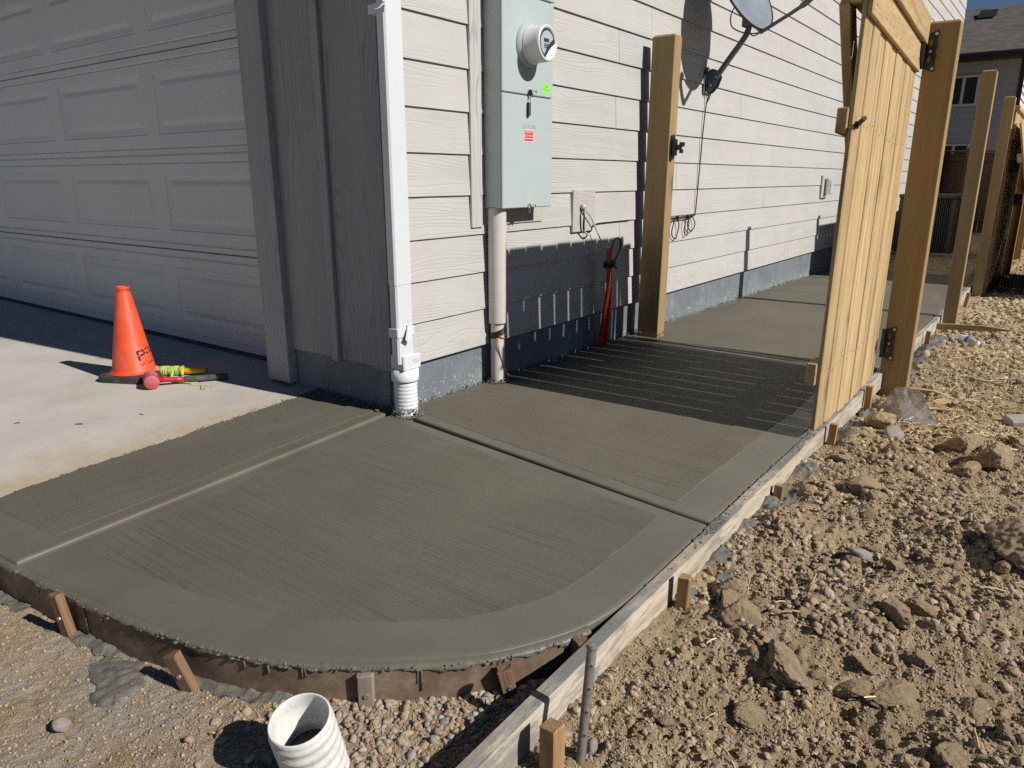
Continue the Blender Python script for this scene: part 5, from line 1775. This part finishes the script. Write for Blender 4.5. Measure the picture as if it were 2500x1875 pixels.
bt = empty('water_bottle', (1.775, 3.98, gz(1.775, 3.98) + 0.022), (0, R(90), R(-40)))
tag(bt, 'empty clear water bottle with blue label lying on the soil', 'bottle')
bm = bmesh.new()
lathe(bm, [(0.0, -0.095), (0.026, -0.095), (0.031, -0.088), (0.031, -0.04), (0.029, -0.035), (0.031, -0.03), (0.031, 0.03), (0.029, 0.05), (0.013, 0.085), (0.013, 0.10), (0.0, 0.10)], 24, False)
bmobj('bottle_body', bm, MT['bottle'], bt, smooth=True)
bm = bmesh.new(); lathe(bm, [(0.0315, 0.012), (0.0316, 0.034)], 24, False); bmobj('label', bm, MT['blue_label'], bt)
bm = bmesh.new(); lathe(bm, [(0.0315, -0.028), (0.0316, 0.0115)], 24, False); bmobj('label', bm, MT['cap_white'], bt)
bm = bmesh.new(); lathe(bm, [(0.0, 0.112), (0.0145, 0.112), (0.0145, 0.098)], 18, False); bmobj('cap', bm, MT['cap_white'], bt)

def scrap_wood(x, y, L_, w, rz, label, tilt=2, lift=0.005):
    o = box('wood_scrap', (-w / 2, -L_ / 2, -0.005), (w / 2, L_ / 2, 0.005), MT['scrap'], None, 0.002)
    o.location = (x, y, gz(x, y) + lift); o.rotation_euler = (R(tilt), R(4), R(rz))
    tag(o, label, 'wood scrap', 'wood scraps lying on the soil')
scrap_wood(1.83, 4.05, 0.16, 0.018, -62, 'thin wood sliver beside the water bottle')
scrap_wood(1.86, 2.02, 0.19, 0.030, -78, 'flat wood offcut behind the plastic bag')
scrap_wood(1.84, 2.22, 0.10, 0.045, -30, 'curled bark coloured wood chip behind the plastic bag', 12)
scrap_wood(2.02, 2.75, 0.14, 0.014, 70, 'thin wood splinter on bare soil away from the posts')
wb = box('concrete_chunk', (-0.07, -0.05, -0.02), (0.07, 0.05, 0.02), MT['white_block'], None, 0.008)
wb.location = (2.205, 2.02, gz(2.2, 2.02) + 0.012); wb.rotation_euler = (R(4), R(-6), R(25))
tag(wb, 'pale flat concrete chunk lying in the soil near scattered straw', 'chunk')

# ------------------------------------------------------------------ clods, stones, crumbs, straw
def ico(sub):
    b = bmesh.new()
    bmesh.ops.create_icosphere(b, subdivisions=sub, radius=1.0)
    V = np.array([v.co[:] for v in b.verts]); F = np.array([[v.index for v in f.verts] for f in b.faces])
    b.free()
    return V, F
def clod_mesh(seed, sub=5, rough=0.22, facets=9, flat=0.75, skin=1.0):
    V, F = ico(sub)
    r = np.random.default_rng(seed)
    d = np.zeros(len(V))
    for fr, am in ((1.3, 1.0), (2.7, 0.6)):
        o = r.uniform(-50, 50, 3)
        d += am * 2 * (vnoise3(V * fr + o, seed) - 0.5)
    V = V * (1 + rough * d[:, None])
    # broken faces
    for _ in range(facets):
        n = r.normal(size=3); n /= np.linalg.norm(n)
        c = r.uniform(0.50, 0.88)
        t = V @ n
        V = V - np.where(t > c, (t - c) * 0.85, 0)[:, None] * n
    # crumbly skin
    d = np.zeros(len(V))
    for fr, am in ((6, 0.055), (12, 0.045), (24, 0.032), (45, 0.022)):
        o = r.uniform(-50, 50, 3)
        d += am * (1 - 2 * np.abs(2 * vnoise3(V * fr + o, seed + 2) - 1)) * skin
    V = V * (1 + d[:, None])
    V[:, 2] *= flat
    b = bpy.data.meshes.new('clod')
    b.from_pydata(V.tolist(), [], F.tolist())
    b.update()
    b.shade_smooth()
    return b
CL = []
for s in range(7):
    m = clod_mesh(100 + s * 7)
    m.materials.append(MT['clod'])
    CL.append(m)
ST = []
for s in range(3):
    m = clod_mesh(500 + s * 7, 4, 0.12, 3, 0.75, 0.12)
    m.materials.append(MT['rock'])
    ST.append(m)
NCL = [0]
def put(mesh, x, y, s, name, label, group=None, cat=None, sink=0.30, asp=(1, 1, 1)):
    o = bpy.data.objects.new(name, mesh)
    COL.objects.link(o)
    o.location = (x, y, gz(x, y) + s * asp[2] * 0.7 * (1 - 2 * sink))
    o.rotation_euler = (rnd.uniform(-0.5, 0.5), rnd.uniform(-0.5, 0.5), rnd.uniform(0, 6.28))
    o.scale = (s * asp[0] * rnd.uniform(0.85, 1.15), s * asp[1] * rnd.uniform(0.85, 1.15), s * asp[2])
    tag(o, label, cat or 'dirt clod', group)
    return o
put(CL[0], 2.285, 0.225, 0.088, 'dirt_clod', 'largest dirt clod, a big brown block with shaded flank', None, None, 0.25, (1.3, 1, 1.0))
put(CL[1], 2.035, -0.335, 0.038, 'dirt_clod', 'pale pointed clod sitting alone on smooth soil below the big clod', None, None, 0.15, (1.35, 0.9, 1))
put(CL[2], 1.672, 1.42, 0.062, 'dirt_clod', 'rounded tan clod touching the plastic bag', None, None, 0.2)
put(CL[3], 1.80, 0.46, 0.048, 'dirt_clod', 'brown clod alone on fine soil opposite the open gate', None, None, 0.2)
put(CL[4], 2.14, 1.05, 0.070, 'dirt_clod', 'lumpy clod in a row of three beyond the open gate', None, None, 0.25)
put(CL[5], 2.06, 0.93, 0.052, 'dirt_clod', 'jagged clod beside the lumpy row beyond the gate', None, None, 0.25)
put(CL[6], 2.03, 1.22, 0.058, 'dirt_clod', 'tan angular clod at the end of the lumpy row', None, None, 0.2)
put(CL[1], 1.66, -0.38, 0.045, 'dirt_clod', 'broad light clod touching the long form board', None, None, 0.35)
put(CL[2], 1.74, -0.52, 0.050, 'dirt_clod', 'flat split clod in the loose soil by the form board', None, None, 0.46, (1.3, 1, 0.7))
put(CL[4], 1.87, -0.62, 0.050, 'dirt_clod', 'wide cracked clod with a flat pale top', None, None, 0.5, (1.4, 1.1, 0.7))
put(CL[5], 2.08, -0.56, 0.052, 'dirt_clod', 'flat topped tan clod among smaller crumbs', None, None, 0.5, (1.2, 1.1, 0.7))
put(ST[0], 1.90, 0.03, 0.036, 'stone', 'long smooth grey stone lying on the soil', None, 'stone', 0.25, (1.5, 0.8, 0.8))
put(ST[1], 1.77, 1.26, 0.050, 'stone', 'flat grey stone in front of the plastic bag', None, 'stone', 0.3, (1.3, 1.0, 0.5))
put(ST[2], 1.25, -1.045, 0.020, 'stone', 'largest smooth pebble in the gravel by the curved form', None, 'stone', 0.1, (1.2, 1, 0.7))
put(ST[0], 0.735, -1.66, 0.017, 'stone', 'round pale pebble alone on the trodden soil', None, 'stone', 0.1)
put(ST[1], 1.635, -1.08, 0.016, 'stone', 'small pale stone standing by the steel form pin', None, 'stone', 0.1, (0.8, 0.8, 1.4))
taken = []
cnt = 0
tries = 0
while cnt < 210 and tries < 9000:
    tries += 1
    y = -1.15 + 4.2 * rnd.random() ** 1.4
    x = rnd.uniform(1.60, 2.40 if y < 0.5 else 2.25)
    s = 0.008 + 0.026 * rnd.random() ** 3.0
    if any((x - a) ** 2 + (y - b) ** 2 < (s + c) ** 2 * 1.2 for a, b, c in taken):
        continue
    if 1.5 < x < 1.85 and 1.45 < y < 1.95:
        continue
    taken.append((x, y, s))
    put(rnd.choice(CL), x, y, s, 'dirt_clod', 'small rough tan clod strewn over the loose soil', 'small clods strewn over the soil', None, 0.34, (rnd.uniform(0.9, 1.4), 1, rnd.uniform(0.7, 1.05)))
    cnt += 1

def scatter(name, pts, size, sub, mat, label, jit=0.28, sink=0.35, flat=(0.6, 1.0), cat=None, smooth=True, cuts=0):
    n = len(pts)
    V, F = ico(sub)
    r = np.random.default_rng(len(name) * 13 + n)
    P = np.repeat(V[None], n, 0)
    P = P * (1 + jit * r.uniform(-1, 1, (n, len(V), 1)))
    for _ in range(cuts):
        nn = r.normal(size=(n, 3)); nn /= np.linalg.norm(nn, axis=1)[:, None]
        cc = r.uniform(0.35, 0.8, n)
        t = np.einsum('nvk,nk->nv', P, nn)
        P = P - (np.clip(t - cc[:, None], 0, None) * 0.9)[:, :, None] * nn[:, None, :]
    sc = np.stack([r.uniform(0.8, 1.35, n), r.uniform(0.75, 1.1, n), r.uniform(flat[0], flat[1], n)], 1) * size[:, None]
    P = P * sc[:, None, :]
    a, b, c = r.uniform(0, 6.28, n), r.uniform(-0.6, 0.6, n), r.uniform(-0.6, 0.6, n)
    def rot(P, ax, t):
        co, si = np.cos(t)[:, None], np.sin(t)[:, None]
        i, j = [(1, 2), (2, 0), (0, 1)][ax]
        Q = P.copy()
        Q[:, :, i] = P[:, :, i] * co - P[:, :, j] * si
        Q[:, :, j] = P[:, :, i] * si + P[:, :, j] * co
        return Q
    P = rot(rot(rot(P, 0, b), 1, c), 2, a)
    zz = ground_z(pts[:, 0], pts[:, 1]) + size * 0.75 * (1 - 2 * sink) * 0.5
    P[:, :, 0] += pts[:, 0:1]; P[:, :, 1] += pts[:, 1:2]; P[:, :, 2] += zz[:, None]
    Fa = (F[None] + (np.arange(n) * len(V))[:, None, None]).reshape(-1, 3)
    o = mesh_np(name, P.reshape(-1, 3), Fa, mat, smooth=smooth)
    tag(o, label, cat, kind='stuff')
    return o
def cluster_keep(x, y, sc, thr, seed, r):
    d = vnoise(x * sc, y * sc, seed) * 0.65 + vnoise(x * sc * 2.7, y * sc * 2.7, seed + 4) * 0.35
    return r.random(len(x)) < np.clip((d - thr) * 4 + 0.5, 0.03, 1)
r = np.random.default_rng(77)
# right hand soil: medium and fine crumbs
N = 19000
y = -1.45 + 6.5 * r.random(N) ** 1.9
x = r.uniform(1.55, 2.45, N)
keep = cluster_keep(x, y, 7, 0.45, 3, r)
x, y = x[keep], y[keep]
sz = (0.0042 + 0.0115 * r.random(len(x)) ** 3.2) * (0.62 + 0.38 * sstep(-0.95, -0.2, y))
scatter('soil_crumbs', np.stack([x, y], 1), sz, 2, MT['crumb'], 'broken tan crumbs covering the loose soil', 0.24, 0.26, cuts=4, smooth=False)
N = 52000
y = -1.45 + 6.0 * r.random(N) ** 2.1
x = r.uniform(1.55, 2.42, N)
keep = cluster_keep(x, y, 9, 0.40, 6, r)
x, y = x[keep], y[keep]
sz = (0.0024 + 0.0030 * r.random(len(x)) ** 1.5) * (0.72 + 0.28 * sstep(-0.95, -0.2, y))
scatter('small_soil_crumbs', np.stack([x, y], 1), sz, 1, MT['crumb'], 'small crumbs packed over the loose soil', 0.32, 0.22, cuts=2, smooth=False)
N = 52000
y = -1.45 + 4.5 * r.random(N) ** 2.2
x = r.uniform(1.55, 2.42, N)
keep = cluster_keep(x, y, 11, 0.42, 8, r)
x, y = x[keep], y[keep]
sz = 0.0012 + 0.0018 * r.random(len(x)) ** 1.5
scatter('fine_soil_crumbs', np.stack([x, y], 1), sz, 1, MT['crumb'], 'fine grains over the loose soil', 0.26, 0.25, smooth=False)
# far soil
N = 3500
y = 3.0 + 9 * r.random(N); x = r.uniform(1.62, 2.4, N)
scatter('far_soil_crumbs', np.stack([x, y], 1), 0.008 + 0.022 * r.random(N) ** 2.5, 1, MT['crumb'], 'crumbs on the distant strip of soil', 0.3, 0.3)
# front soil: small grit and scattered pebbles
N = 30000
x = r.uniform(0.0, 1.52, N); y = -1.02 - 0.85 * r.random(N)
ok = np.array([True] * N)
cvx = np.array([p[0] for p in cv]); cvy = np.array([p[1] for p in cv])
o_ = np.argsort(cvx)
edge_y = np.interp(x, cvx[o_], cvy[o_])
ok = y < edge_y - 0.02
x, y = x[ok], y[ok]
dense = sstep(0.55, 1.15, x)
keep = r.random(len(x)) < 0.45 + 0.55 * dense
x, y = x[keep], y[keep]
scatter('grit', np.stack([x, y], 1), 0.0011 + 0.0032 * r.random(len(x)) ** 2.8, 1, MT['crumb'], 'grit and small grains on the trodden soil', 0.25, 0.25, smooth=False)
N = 6500
x = 0.85 + 0.66 * r.random(N) ** 0.75; y = -0.95 - 0.62 * r.random(N)
edge_y = np.interp(x, cvx[o_], cvy[o_])
dist = edge_y - y
wgt = np.exp(-np.clip(dist, 0, 2) / 0.15) * sstep(0.95, 1.25, x) + 0.16 * sstep(0.9, 1.3, x) + 0.02
keep = (dist > 0.018) & (r.random(N) < wgt)
x, y = x[keep], y[keep]
scatter('gravel', np.stack([x, y], 1), 0.0028 + 0.0105 * r.random(len(x)) ** 2.6, 2, MT['gravel'], 'rounded gravel piled between curved form and long form board', 0.10, 0.25, (0.5, 0.9), cuts=6)
# spilled wet cement along the forms: lumpy sheets lying on the soil
def cement_patch(name, x0, x1, y0, y1, fn, label, step=0.004, seed=3, thick=0.018):
    xs = np.arange(x0, x1, step); ys = np.arange(y0, y1, step)
    X, Y = np.meshgrid(xs, ys)
    m = fn(X, Y)
    lump = 0.6 + 0.9 * np.abs(2 * vnoise(X * 42, Y * 42, seed) - 1) + 0.7 * fbm(X * 120, Y * 120, 2, seed + 2)
    m2 = m + 0.55 * fbm(X * 26, Y * 26, 3, seed + 5) + 0.25 * fbm(X * 80, Y * 80, 2, seed + 9)
    T = np.clip(m2, 0, 1.2)
    Z = ground_z(X, Y) * 0.9 + 0.1 * -0.09 + T * thick * lump + 0.001
    keep = m2 > 0.03
    nx = len(xs)
    i, j = np.meshgrid(np.arange(nx - 1), np.arange(len(ys) - 1))
    a = j * nx + i
    F = np.stack([a, a + 1, a + nx + 1, a + nx], -1).reshape(-1, 4)
    K = keep.reshape(-1)
    F = F[K[F].all(1)]
    Z = np.where(m2 < 0.10, np.minimum(Z, ground_z(X, Y) - 0.002), Z)
    V = np.stack([X, Y, Z], -1).reshape(-1, 3)
    used = np.unique(F); rm = -np.ones(len(V), int); rm[used] = np.arange(len(used))
    o = mesh_np(name, V[used], rm[F], MT['cement'])
    tag(o, label, kind='stuff')
def bumps(lst):
    def f(X, Y):
        m = np.full_like(X, -0.35)
        for cx, cy, rx, ry, h in lst:
            m = np.maximum(m, h * (1 - np.sqrt(((X - cx) / rx) ** 2 + ((Y - cy) / ry) ** 2)))
        return m
    return f
cement_patch('spilled_cement', 1.544, 1.72, -0.62, 0.86, bumps([(1.55, 0.28, 0.085, 0.19, 1.3), (1.55, 0.02, 0.06, 0.08, 1.0), (1.57, 0.62, 0.06, 0.11, 0.9), (1.555, -0.20, 0.05, 0.10, 0.7), (1.61, -0.30, 0.03, 0.05, 0.7), (1.56, -0.45, 0.035, 0.05, 0.7)]), 'grey spilled cement beside the form board near the buried stake', 0.004, 3)
cement_patch('spilled_cement', 1.544, 1.76, 0.95, 2.05, bumps([(1.57, 1.18, 0.08, 0.17, 1.2), (1.60, 1.42, 0.07, 0.12, 1.0), (1.57, 1.72, 0.05, 0.12, 0.9)]), 'dark spilled cement under the open gate', 0.005, 8)
cement_patch('spilled_cement', 1.544, 1.80, 2.55, 4.35, bumps([(1.57, 3.35, 0.10, 0.45, 1.3), (1.60, 3.9, 0.07, 0.20, 1.1), (1.57, 2.75, 0.07, 0.15, 0.9)]), 'dark spilled cement between gate post and lone fence post', 0.008, 14)
def front_patch(X, Y):
    ey = np.interp(X, cvx[o_], cvy[o_])
    d = ey - Y
    m = 0.75 - np.abs(d - 0.018) / 0.045
    gate = vnoise(X * 7.5, X * 0 + 2.2, 41)
    m = m - 1.1 * (gate < 0.42) - 0.8 * sstep(1.15, 1.3, X)
    m = np.maximum(m, 0.9 * (1 - np.sqrt(((X - 0.655) / 0.085) ** 2 + ((Y + 1.505) / 0.050) ** 2)))
    m = np.maximum(m, 0.7 * (1 - np.sqrt(((X - 0.71) / 0.045) ** 2 + ((Y + 1.545) / 0.05) ** 2)))
    m = np.where(d < 0.012, -1, m)
    return m
cement_patch('spilled_cement', 0.02, 1.30, -1.72, -1.12, front_patch, 'grey cement smeared over the trodden soil below the curved form', 0.0042, 20, 0.009)

# cement slobber on top of the forms and round the pipe feet
def slobber(name, pts, label):
    P = np.array([(p[0], p[1]) for p in pts]); S_ = np.array([p[3] for p in pts]); Zs = np.array([p[2] for p in pts])
    V, F = ico(2)
    n = len(P)
    r_ = np.random.default_rng(n)
    Q = np.repeat(V[None], n, 0) * (1 + 0.14 * r_.uniform(-1, 1, (n, len(V), 1)))
    Q = Q * (np.stack([r_.uniform(0.8, 1.6, n), r_.uniform(0.8, 1.6, n), r_.uniform(0.35, 0.7, n)], 1) * S_[:, None])[:, None, :]
    Q[:, :, 0] += P[:, 0:1]; Q[:, :, 1] += P[:, 1:2]; Q[:, :, 2] += Zs[:, None]
    Fa = (F[None] + (np.arange(n) * len(V))[:, None, None]).reshape(-1, 3)
    o = mesh_np(name, Q.reshape(-1, 3), Fa, MT['cement'])
    tag(o, label, kind='stuff')
rs2 = random.Random(12)
fine_cv = [(p.x, p.y) for p in spline([(x, y, 0) for x, y in cv if x > -0.3], 12)]
bm = bmesh.new()
rows = []
for i_, (x, y) in enumerate(fine_cv):
    nv = Vector((x - 0.55, y + 0.35)).normalized()
    if i_ > 0:
        tv = Vector(fine_cv[i_]) - Vector(fine_cv[i_ - 1])
        if tv.length > 1e-6:
            q = Vector((tv.y, -tv.x)).normalized()
            nv = q if q.dot(nv) > 0 else -q
    s_ = i_ * 0.013
    f1 = float(fbm(np.array([s_ * 6.0]), np.array([1.7]), 3, 51)); f2 = float(fbm(np.array([s_ * 24.0]), np.array([4.1]), 3, 57)); f3 = float(fbm(np.array([s_ * 60.0]), np.array([9.1]), 2, 59))
    zt = slab_z(x, y)
    over = 0.0150 + 0.005 * f1 + 0.002 * f2
    drop = max(0.001, 0.002 + 0.040 * f1 + 0.012 * f2)
    th = 0.0030 + 0.003 * f1 + 0.0015 * f2
    prof = [(-0.004, -0.003), (0.002, -0.0045 + 0.001 * f3), (over * 0.5, -0.006 + th * 0.8 + 0.0012 * f2), (over, -0.0085 + 0.001 * f2), (over + 0.0028, -0.012 - drop * 0.4), (over + 0.0016, -0.011 - drop), (0.012, -0.012 - drop)]
    rows.append([bm.verts.new((x + nv.x * a_, y + nv.y * a_, zt + b_)) for a_, b_ in prof])
for a_, b_ in zip(rows[:-1], rows[1:]):
    for k_ in range(6):
        bm.faces.new((a_[k_], a_[k_ + 1], b_[k_ + 1], b_[k_]))
rough_pts = []
for i_ in range(420):
    x, y = rs2.choice(fine_cv)
    nv = Vector((x - 0.7, y + 0.5)).normalized()
    d = rs2.uniform(0.004, 0.019)
    rough_pts.append((x + nv.x * d, y + nv.y * d, slab_z(x, y) - 0.0075 - (0.006 if d > 0.016 else 0), rs2.uniform(0.0012, 0.0045)))
slobber('cement_slobber', rough_pts, 'rough cement bits along the rim of the curved form')
ov = bmobj('cement_overflow', bm, MT['trowel'], None, smooth=True)
tag(ov, 'wet cement slobbered over the top of the curved form', kind='stuff')
bm = bmesh.new()
for i_ in range(15):
    x, y = rs2.choice(fine_cv)
    nv = Vector((x - 0.7, y + 0.5)).normalized()
    L_ = rs2.uniform(0.018, 0.075) if rs2.random() < 0.6 else 0.02
    zt = slab_z(x, y) - 0.014
    w_ = rs2.uniform(0.0012, 0.0030)
    tube(bm, [(x + nv.x * 0.0165, y + nv.y * 0.0165, zt), (x + nv.x * 0.017, y + nv.y * 0.017, zt - L_ * 0.5), (x + nv.x * 0.0172, y + nv.y * 0.0172, zt - L_)], [w_, w_ * 0.7, w_ * 1.1], 6)
dr = bmobj('cement_drips', bm, MT['cement'], None, smooth=True)
tag(dr, 'thin cement runs dripping down the curved form', kind='stuff')

pts = []
for i in range(420):
    y = rs2.choice([rs2.gauss(-0.17, 0.05), rs2.gauss(0.25, 0.15), rs2.gauss(0.75, 0.2), rs2.uniform(-0.9, 3.5)])
    x = 1.506 + rs2.random() ** 1.6 * 0.030
    pts.append((x, y, slab_z(1.5, max(y, -0.9)) - 0.001, rs2.uniform(0.0015, 0.0042)))
slobber('cement_slobber', pts, 'dried cement crumbs on top of the straight form boards')
pts = []
for cx, cy, rad, n, zt in ((0.072, 0.022, 0.052, 170, 0.034), (0.055, 0.688, 0.040, 70, 0.018), (0.126, 2.245, 0.09, 40, 0.006)):
    for i in range(n):
        a = rs2.uniform(0, 6.28); q = rad + rs2.random() ** 2 * 0.022
        h = rs2.random() ** 2 * zt if q < rad + 0.006 else 0
        pts.append((cx + q * math.cos(a), cy + q * math.sin(a), h + 0.001, rs2.uniform(0.002, 0.0065)))
for i in range(520):
    y = rs2.uniform(0.06, 6.3)
    pts.append((rs2.random() ** 2 * 0.035 - 0.008, y, slab_z(0, y) + rs2.random() ** 3 * 0.014, rs2.uniform(0.0015, 0.0055)))
for i in range(150):
    x = rs2.uniform(-0.52, 0.02)
    pts.append((x, 0.008 - rs2.random() ** 2 * 0.05, 0.004 + rs2.random() ** 2 * 0.02, rs2.uniform(0.002, 0.009)))
for i in range(420):
    x, y = rs2.choice(EDGE_W)
    if y < -1.5:
        continue
    pts.append((x - rs2.random() ** 2 * 0.022 + 0.004, y + rs2.uniform(-0.04, 0.04), drive_z(y) + 0.001, rs2.uniform(0.001, 0.0042)))
slobber('cement_crumbs', pts, 'cement crumbs where the new slab meets the house')

# straw blades
def straw(n, fx, name, label, l0=0.02, l1=0.08):
    r_ = np.random.default_rng(n)
    V = []; F = []
    for i in range(n):
        x, y = fx(r_)
        z = gz(x, y) + 0.006 + r_.random() * 0.008
        L_ = l0 + (l1 - l0) * r_.random() ** 1.5
        a = r_.uniform(0, 6.28); tl = r_.normal(0, 0.16); w = 0.0011 + 0.0016 * r_.random()
        d = np.array([math.cos(a), math.sin(a), tl]) * L_ / 2
        s = np.array([-math.sin(a), math.cos(a), 0.3]) * w
        up = np.array([0, 0, w * 0.9])
        c = np.array([x, y, z])
        bend = np.array([0, 0, 0.08 * L_])
        b0 = len(V)
        for t, o in ((-1, 0), (0, 1), (1, 0)):
            q = c + d * t + bend * o
            V += [tuple(q - s), tuple(q + up), tuple(q + s)]
        for k_ in range(2):
            q = b0 + 3 * k_
            F += [(q, q + 1, q + 4, q + 3), (q + 1, q + 2, q + 5, q + 4), (q + 2, q, q + 3, q + 5)]
    o = pyobj(name, V, F, MT['straw'])
    tag(o, label, kind='stuff')
straw(900, lambda q: (q.uniform(1.72, 2.4), 1.2 + 2.6 * q.random()), 'straw', 'loose dry straw scattered over the soil')
straw(2200, lambda q: (q.uniform(1.70, 2.5), 3.6 + 10 * q.random()), 'far_straw', 'straw litter on the strip along the new fence', 0.04, 0.16)
straw(60, lambda q: (q.uniform(1.62, 2.35), -1.0 + 2.2 * q.random()), 'sparse_straw', 'single straw blades on the near soil')
